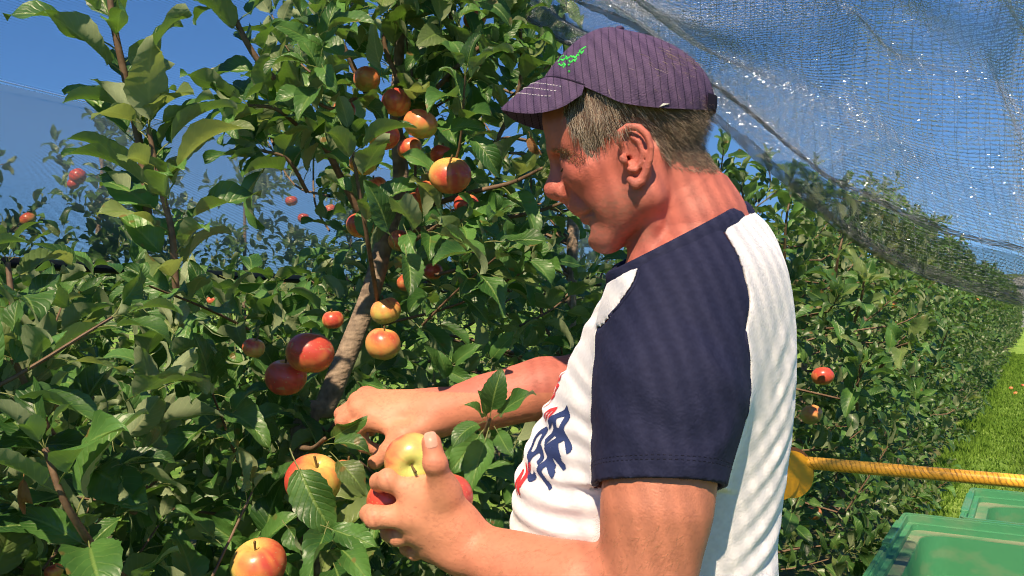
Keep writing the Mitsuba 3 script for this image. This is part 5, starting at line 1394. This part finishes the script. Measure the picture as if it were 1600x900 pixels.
# seams between sleeve and body
SEAMS = ([(996, 400), (987, 440), (970, 472), (955, 495)], [(1108, 356), (1140, 408), (1164, 470), (1158, 520), (1167, 580), (1158, 655)])
def wrap(points2, direction, offset, mesh=None):
    """Points moved along the direction on to the shirt, then lifted by the offset."""
    mesh = SHIRTT if mesh is None else mesh
    o = np.asarray(points2); direction = unit(direction)
    hit, ray, tri = mesh.ray.intersects_location(o, np.tile(direction, (len(o), 1)), multiple_hits=False)
    out = np.full_like(o, np.nan); out[ray] = hit + offset * mesh.face_normals[tri]
    return out
for sm_ in SEAMS:
    s2 = spline([at(x, y, rag_depth(x, y))[[0, 2]] for x, y in sm_], 70)
    o = np.stack([s2[:, 0], np.full(70, 0.60), s2[:, 1]], 1)
    hit, ray, tri = SHIRTT.ray.intersects_location(o, np.tile([0, 1.0, 0], (70, 1)), multiple_hits=False)
    hit = hit[np.argsort(ray)]
    keep = np.concatenate([[True], np.linalg.norm(np.diff(hit, axis=0), axis=1) < 0.02])
    hit = hit[keep] if len(hit) else hit
    if len(hit) > 8:
        for _ in range(4): hit[1:-1] = (hit[:-2] + 2 * hit[1:-1] + hit[2:]) / 4
        put(numbered(f'{shirt_key}__seam'), tube(hit, 0.0021, 8), 'shirt_navy', True)
scene['stitch_dark'] = principled((0.008, 0.009, 0.025), 0.7, 0.2)
axis_c = sleeve_end - hem_n * 0.018
e1 = unit(np.cross(hem_n, [0, 1, 0])); e2 = np.cross(hem_n, e1)
for off in (0.017, 0.021):
    segs = []
    ang_ = np.linspace(0, 2 * np.pi, 150)
    o = sleeve_end - hem_n * off + 0.12 * (np.cos(ang_)[:, None] * e1 + np.sin(ang_)[:, None] * e2)
    hit, ray, tri = SHIRTT.ray.intersects_location(o, unit(sleeve_end - hem_n * off - o), multiple_hits=False)
    p_ = np.full((150, 3), np.nan); p_[ray] = hit; p_[np.linalg.norm(p_ - sleeve_end, axis=1) > 0.078] = np.nan
    for a in range(0, 148, 2):
        if not np.isnan(p_[a:a + 2]).any() and np.linalg.norm(p_[a] - p_[a + 1]) < 0.01: segs.append(tube(p_[a:a + 2], 0.0005, 4))
    if segs:
        k = numbered(f'{shirt_key}__hem_stitching'); put(k, join(segs), 'stitch_dark'); labels[k] = {'kind': 'stuff'}
# lettering printed on the chest, seen almost edge-on: (letter, metres left of the middle, height as a row of the photograph, size, turn, colour)
scene['print_red'] = {'type': 'twosided', 'x': principled((0.60, 0.045, 0.055), 0.8, 0.2)}
scene['print_navy'] = {'type': 'twosided', 'x': principled((0.030, 0.050, 0.155), 0.8, 0.2)}
PRINT = []
def letter(ch, px, py, size, turn, bsdf, stretch=1.0):
    """A letter laid on the cloth where the line of sight of this pixel meets it."""
    o = at(px, py, 0.7); d = unit(o - EYE)
    hit, ray, tri = SHIRTT.ray.intersects_location(o[None], d[None], multiple_hits=False)
    if not len(hit): return
    near_ = np.linalg.norm(SHIRTT.vertices - hit[0], axis=1) < 0.034
    nrm = unit(SHIRTT.vertex_normals[near_].mean(0) - 0.0 * d)
    nrm = nrm if nrm @ d < 0 else -nrm
    e1 = unit(np.cross(UP, nrm)); e2 = np.cross(nrm, e1)
    m = meshkit.text_mesh(ch, size, 0.001, True)
    top = m.face_normals[:, 2] > 0.5
    v, f = np.array(m.vertices), np.array(m.faces)[top]
    u, inv = np.unique(f, return_inverse=True); v, f = v[u], inv.reshape(-1, 3)
    v[:, :2] -= (v[:, :2].min(0) + v[:, :2].max(0)) / 2
    v[:, 0] *= stretch
    v, f = join([(v, f), (v + [size * 0.07, 0, 0], f), (v + [0, size * 0.05, 0], f)])
    v, f = trimesh.remesh.subdivide_to_size(v, f, 0.003, max_iter=12)
    c, s = math.cos(math.radians(turn)), math.sin(math.radians(turn))
    a, b = v[:, 0] * c - v[:, 1] * s, v[:, 0] * s + v[:, 1] * c
    p = wrap(hit[0] + nrm * 0.04 + a[:, None] * e1 + b[:, None] * e2, -nrm, 0.0010)
    ok = ~np.isnan(p).any(1); f = f[ok[f].all(1)]
    e = np.linalg.norm(p[f] - p[np.roll(f, 1, 1)], axis=2).max(1); f = f[e < 0.012]
    if len(f):
        k = numbered(f'{shirt_key}__letter'); put(k, sub(p, f, np.ones(len(f), bool)), bsdf, True)
for ch, x, y, tn in (('R', 881, 576, -62), ('I', 875, 592, -64), ('A', 870, 607, -66), ('L', 863, 626, -70), ('E', 859, 645, -74)): letter(ch, x, y, 0.022, tn, 'print_red')
for ch, x, y, sz, tn, w in (('R', 868, 664, 0.037, -48, 1.25), ('E', 868, 701, 0.034, -40, 1.35), ('E', 859, 731, 0.034, -32, 1.35), ('O', 838, 692, 0.040, -25, 0.8), ('C', 832, 722, 0.040, -20, 0.8)):
    letter(ch, x, y, sz, tn, 'print_navy', w)
for ch, x, y in (('N', 811, 752), ('Y', 823, 744)): letter(ch, x, y, 0.028, 12, 'print_red')

# ------------------------------------------------------------------ cap
cap = f'{man}__cap'
def hq(px, py):                                          # a pixel of the head's middle plane in head pixels (forward, 0, up)
    a = head_uv(px, py); return np.array([a[0], 0.0, a[1]])
def H(q): return H0 + SC * (np.atleast_2d(q) @ HB)
R0, R1 = hq(849, 122), hq(1112, 178)
CC = (R0 + R1) / 2; cf = unit(R0 - R1); cs = np.array([0, 1.0, 0]); cu = unit(np.cross(cf, cs)); cu = cu if cu[2] > 0 else -cu
CA, CB = np.linalg.norm(R0 - R1) / 2, 108.0
apex = hq(968, 46) - CC; af, au = apex @ cf, apex @ cu
def crown(ph, th, grow=0.0):
    """ph: round the head, 0 in front; th: 0 at the rim to pi/2 at the top."""
    c, s = np.cos(ph), np.sin(ph)
    ex = 1 + 0.85 * np.maximum(c, 0)**1.3
    h = np.sin(th)**ex; r = np.cos(th)**0.92
    side = np.abs(s)
    h = np.where(ex < 1.02, np.sin(th)**(1 - 0.12 * side), h)
    seam = 1 - 0.006 * np.exp(-(np.minimum(np.abs(np.sin(3 * ph)), 1) / 0.05)**2)
    x = (CA * c * r + af * (1 - r)) * seam + grow * c; y = CB * s * r * seam + grow * s; z = au * h - 27 * s * s * r * (1 - 0.55 * np.maximum(c, 0)) + 13 * np.maximum(c, 0) * s * s * r + grow * np.sin(th)
    z = z - 3 * np.exp(-((th - 0.0) / 0.05)**2)
    return CC + x[..., None] * cf + y[..., None] * cs + z[..., None] * cu
nph, nth = 145, 36
PH, TH = np.meshgrid(np.linspace(0, 2 * np.pi, nph), np.linspace(0, np.pi / 2 * 0.998, nth), indexing='ij')
def cap_color(p, n, uv):
    q = p - mi.Point3f(*[float(x) for x in H0])
    f_ = q.x * float(HF[0]) + q.y * float(HF[1]) + q.z * float(HF[2]); u_ = q.x * float(HU[0]) + q.y * float(HU[1]) + q.z * float(HU[2]); s_ = q.x * float(HS[0]) + q.y * float(HS[1]) + q.z * float(HS[2])
    a = (f_ + 0.22 * u_ + 0.0012 * (N(s_ * 60, u_ * 60) - 0.5)) / 0.0088
    l1 = 1 - mikit.smoothstep(0.05, 0.16, dr.abs(a - dr.floor(a) - 0.5) * 2)
    b = (u_ + 0.16 * f_) / 0.0026
    l2 = 1 - mikit.smoothstep(0.15, 0.5, dr.abs(b - dr.floor(b) - 0.5) * 2)
    c = mikit.mix((0.072, 0.046, 0.106), (0.098, 0.064, 0.138), F(p.x * 200, p.y * 200, p.z * 200, octaves=2))
    return mikit.mix(c, (0.018, 0.012, 0.035), dr.clip(l1 * 0.9 + l2 * 0.22, 0, 1))
scene['cap_cloth'] = {'type': 'bumpmap', 'tex': mikit.proc(lambda p, n, uv: F(p.x * 700, p.y * 700, p.z * 700, octaves=2) + 1.5 * F(p.x * 60, p.y * 60, p.z * 60, octaves=3), eps=6e-4), 'scale': 0.0012, 'bsdf': principled(mikit.proc(cap_color), 0.75, 0.3, sheen=0.3)}
scene['cap_cloth'] = {'type': 'twosided', 'x': scene['cap_cloth']}
outer = H(crown(PH, TH).reshape(-1, 3)); inner = H(crown(PH, TH, -3.0).reshape(-1, 3))
gf_ = grid_faces(nph, nth)
k = nph * nth
rim = np.arange(nph) * nth
band = np.vstack([np.stack([rim[:-1], rim[:-1] + k, rim[1:]], 1), np.stack([rim[1:], rim[:-1] + k, rim[1:] + k], 1)])
cm = trimesh.Trimesh(np.vstack([outer, inner]), np.vstack([gf_, gf_[:, ::-1] + k, band]), process=False)
CROWN = trimesh.Trimesh(outer, gf_, process=False)
if (CROWN.face_normals * (CROWN.triangles_center - H(CC))).sum() < 0: cm.invert(); CROWN.invert()
put(f'{cap}__crown', cm, 'cap_cloth', 50)
# peak
na, nt_ = 61, 18
aa = np.linspace(-1, 1, na); PHI = np.radians(64)
def brim(a, t, lift=0.0):
    ph = a * PHI
    I = crown(ph, np.full_like(ph, 0.03))
    tip = hq(783, 164) - hq(849, 122)
    L_ = (1 - np.abs(a)**3.0)**0.55
    fw = tip[None] * np.ones((len(a), 1))
    drop = 34 * np.abs(a)**1.7
    P = I[:, None] + (L_[:, None] * t[None])[..., None] * fw[:, None] + (t[None] * (0.35 * a * 30)[:, None])[..., None] * cs
    P = P - ((0.35 + 0.65 * t[None]) * (drop * (0.4 + 0.6 * L_))[:, None])[..., None] * cu * t[None, :, None]**0.6 + (6 * np.sin(np.pi * t)[None, :] * L_[:, None])[..., None] * cu
    return P + lift * cu
ts = np.linspace(0, 1, nt_)
bt, bb = H(brim(aa, ts, 2.0).reshape(-1, 3)), H(brim(aa, ts, -2.0).reshape(-1, 3))
bgf = grid_faces(na, nt_); kb = na * nt_
edge_ = np.concatenate([np.arange(na) * nt_ + nt_ - 1])
band = np.vstack([np.stack([edge_[:-1], edge_[1:], edge_[:-1] + kb], 1), np.stack([edge_[1:], edge_[1:] + kb, edge_[:-1] + kb], 1)])
put(f'{cap}__peak', trimesh.Trimesh(np.vstack([bt, bb]), np.vstack([bgf, bgf[:, ::-1] + kb, band]), process=False), 'cap_cloth', 50)
scene['thread_white'] = principled((0.62, 0.60, 0.66), 0.7, 0.3)
for t_ in (0.34, 0.50, 0.66):
    segs = []
    a2 = np.linspace(-0.86, 0.86, 90)
    pp = H(brim(a2, np.array([t_]), 2.9)[:, 0])
    for i in range(0, 88, 2): segs.append(tube(pp[i:i + 2], 0.00055, 4))
    k = numbered(f'{cap}__stitching'); put(k, join(segs), 'thread_white'); labels[k] = {'kind': 'stuff'}
scene['seam_dark'] = principled((0.022, 0.015, 0.035), 0.8, 0.2)
a2 = np.linspace(-1, 1, 60)
put(f'{cap}__seam', tube(H(crown(a2 * PHI, np.full(60, 0.035), 1.0)), 0.0012, 6), 'seam_dark', True)
put(f'{cap}__top_button', (lambda b: (np.array(b.vertices), np.array(b.faces)))(trimesh.creation.icosphere(2, 0.006).apply_scale([1, 1, 0.6]).apply_translation(H(CC + af * cf + au * cu)[0])), 'cap_cloth', True)
# embroidery: green stitched marks, too small to read, on the front panel
scene['thread_green'] = principled((0.06, 0.62, 0.10), 0.6, 0.3, sheen=0.3)
def on_cap(pxs, depth=0.8):
    o = np.array([at(x, y, depth) for x, y in pxs]); d = unit(o - EYE)
    hit, ray, tri = CROWN.ray.intersects_location(o, d, multiple_hits=False)
    out = np.full_like(o, np.nan); out[ray] = hit; return out
marks = [[(872, 97), (876, 93), (880, 95), (883, 91), (887, 93)], [(873, 100), (878, 103), (881, 99), (884, 103)], [(884, 88), (888, 91), (892, 88), (895, 90)], [(889, 95), (892, 98), (896, 94), (899, 96)], [(896, 88), (899, 91), (902, 86), (905, 87)],
         [(903, 84), (907, 81), (909, 84), (912, 79)], [(905, 80), (911, 76), (916, 73)], [(888, 101), (890, 103)], [(889, 111), (890, 113)], [(880, 106), (883, 102)], [(876, 90), (881, 87)], [(898, 97), (901, 92)]]
segs = []
for m_ in marks:
    p_ = on_cap(spline(np.array(m_, float), 4 * len(m_)))
    if not np.isnan(p_).any(): segs.append(tube(p_, 0.0011 + 0.0004 * np.sin(np.arange(len(p_)) * 2.1), 6))
if segs: put(f'{cap}__emblem', join(segs), 'thread_green', True); labels[f'{cap}__emblem'] = {'label': 'small bright green embroidered emblem on the cap'}
p_ = on_cap([(1030, 167), (1036, 161), (1046, 162), (1053, 171), (1042, 170)], 0.8)
if not np.isnan(p_).any():
    nrm = unit(EYE - p_.mean(0)); v_ = np.vstack([p_ + nrm * 0.0012, p_ + nrm * 0.0026]); n5 = 5
    f_ = [[0, i + 1, i] for i in range(1, 4)] + [[n5, n5 + i, n5 + i + 1] for i in range(1, 4)] + sum([[[i, (i + 1) % 5, n5 + i], [(i + 1) % 5, n5 + (i + 1) % 5, n5 + i]] for i in range(5)], [])
    put(f'{cap}__tag', (v_, np.array(f_)), {'type': 'twosided', 'x': principled((0.75, 0.75, 0.75), 0.7, 0.3)}, False); labels[f'{cap}__tag'] = {'label': 'little white tag at the back edge of the cap'}
ph_ = np.linspace(np.pi - 0.5, np.pi + 0.5, 20)
stp = np.stack([H(crown(ph_, np.full(20, t_), 4.0)) for t_ in (0.02, 0.10, 0.20)], 1)
put(f'{cap}__strap', (stp.reshape(-1, 3), grid_faces(20, 3)), {'type': 'twosided', 'x': principled((0.02, 0.014, 0.03), 0.8, 0.2)}, True)

# ------------------------------------------------------------------ jeans and shoes, below the picture
jn = Solid()
HIPL, HIPR = np.array([0.17, YT - 0.09, 0.86]), np.array([0.17, YT + 0.09, 0.86])
jn.ell([0.172, YT, 0.93], (0.165, 0.18, 0.14), None, 0.03)
for hp_, fx in ((HIPL, 0.0), (HIPR, 0.06)):
    jn.chain([hp_, np.array([0.15 - fx, hp_[1], 0.48]), np.array([0.18 - fx, hp_[1], 0.09])], [0.10, 0.072, 0.06], 0.04)
jv, jf = jn.mesh([-0.05, 0.80, 0.0], [0.40, 1.46, 1.08], 0.009, lambda p, d: np.maximum(np.maximum(d + 0.004 * (meshkit.fbm(p * 20, 2, 3) - 0.5), 0.05 - p[:, 2]), p[:, 2] - 0.965))
scene['denim'] = principled(mikit.proc(lambda p, n, uv: mikit.mix((0.02, 0.035, 0.08), (0.05, 0.07, 0.13), F(p.x * 80, p.y * 80, p.z * 80))), 0.85, 0.2)
part(man, 'jeans', (relax(jv, jf, 1), jf), 'denim', True)
scene['shoe_leather'] = principled((0.05, 0.035, 0.025), 0.6, 0.3)
for y_, fx in ((YT - 0.09, 0.0), (YT + 0.09, 0.06)):
    sv = Solid().chain([[0.20 - fx, y_, 0.055], [0.10 - fx, y_, 0.05], [-0.02 - fx, y_, 0.04]], [0.05, 0.045, 0.040], 0.02).cone([0.19 - fx, y_, 0.06], [0.18 - fx, y_, 0.13], 0.05, 0.045, 0.02)
    s_v, s_f = sv.mesh([-0.10, y_ - 0.08, -0.02], [0.30, y_ + 0.08, 0.2], 0.008, lambda p, d: np.maximum(d, 0.012 - p[:, 2]))
    part(man, 'shoe', (s_v, s_f), 'shoe_leather', True)

# apples in his left hand
apple(at(643, 718, 1.008), 0.0310, 'shiny yellow green apple under the man\'s thumb, stalk towards the camera', red=0.20, axis=[0.12, -1, -0.18], blush=[-0.8, 0.1, 0.75], seed=60, ground_col=(0.50, 0.56, 0.16), mid_col=(0.60, 0.34, 0.12), red_col=(0.45, 0.05, 0.05))
apple(at(612, 785, 1.045), 0.0300, 'orange yellow apple showing between two fingers of the man\'s left hand', red=0.52, axis=[0.2, 0.3, 1], seed=61, stem=False)
apple(at(700, 777, 1.045), 0.0310, 'pinkish red apple held behind the man\'s left hand', red=0.85, axis=[0.1, 0.5, 1], seed=62, stem=False, red_col=(0.50, 0.07, 0.06))
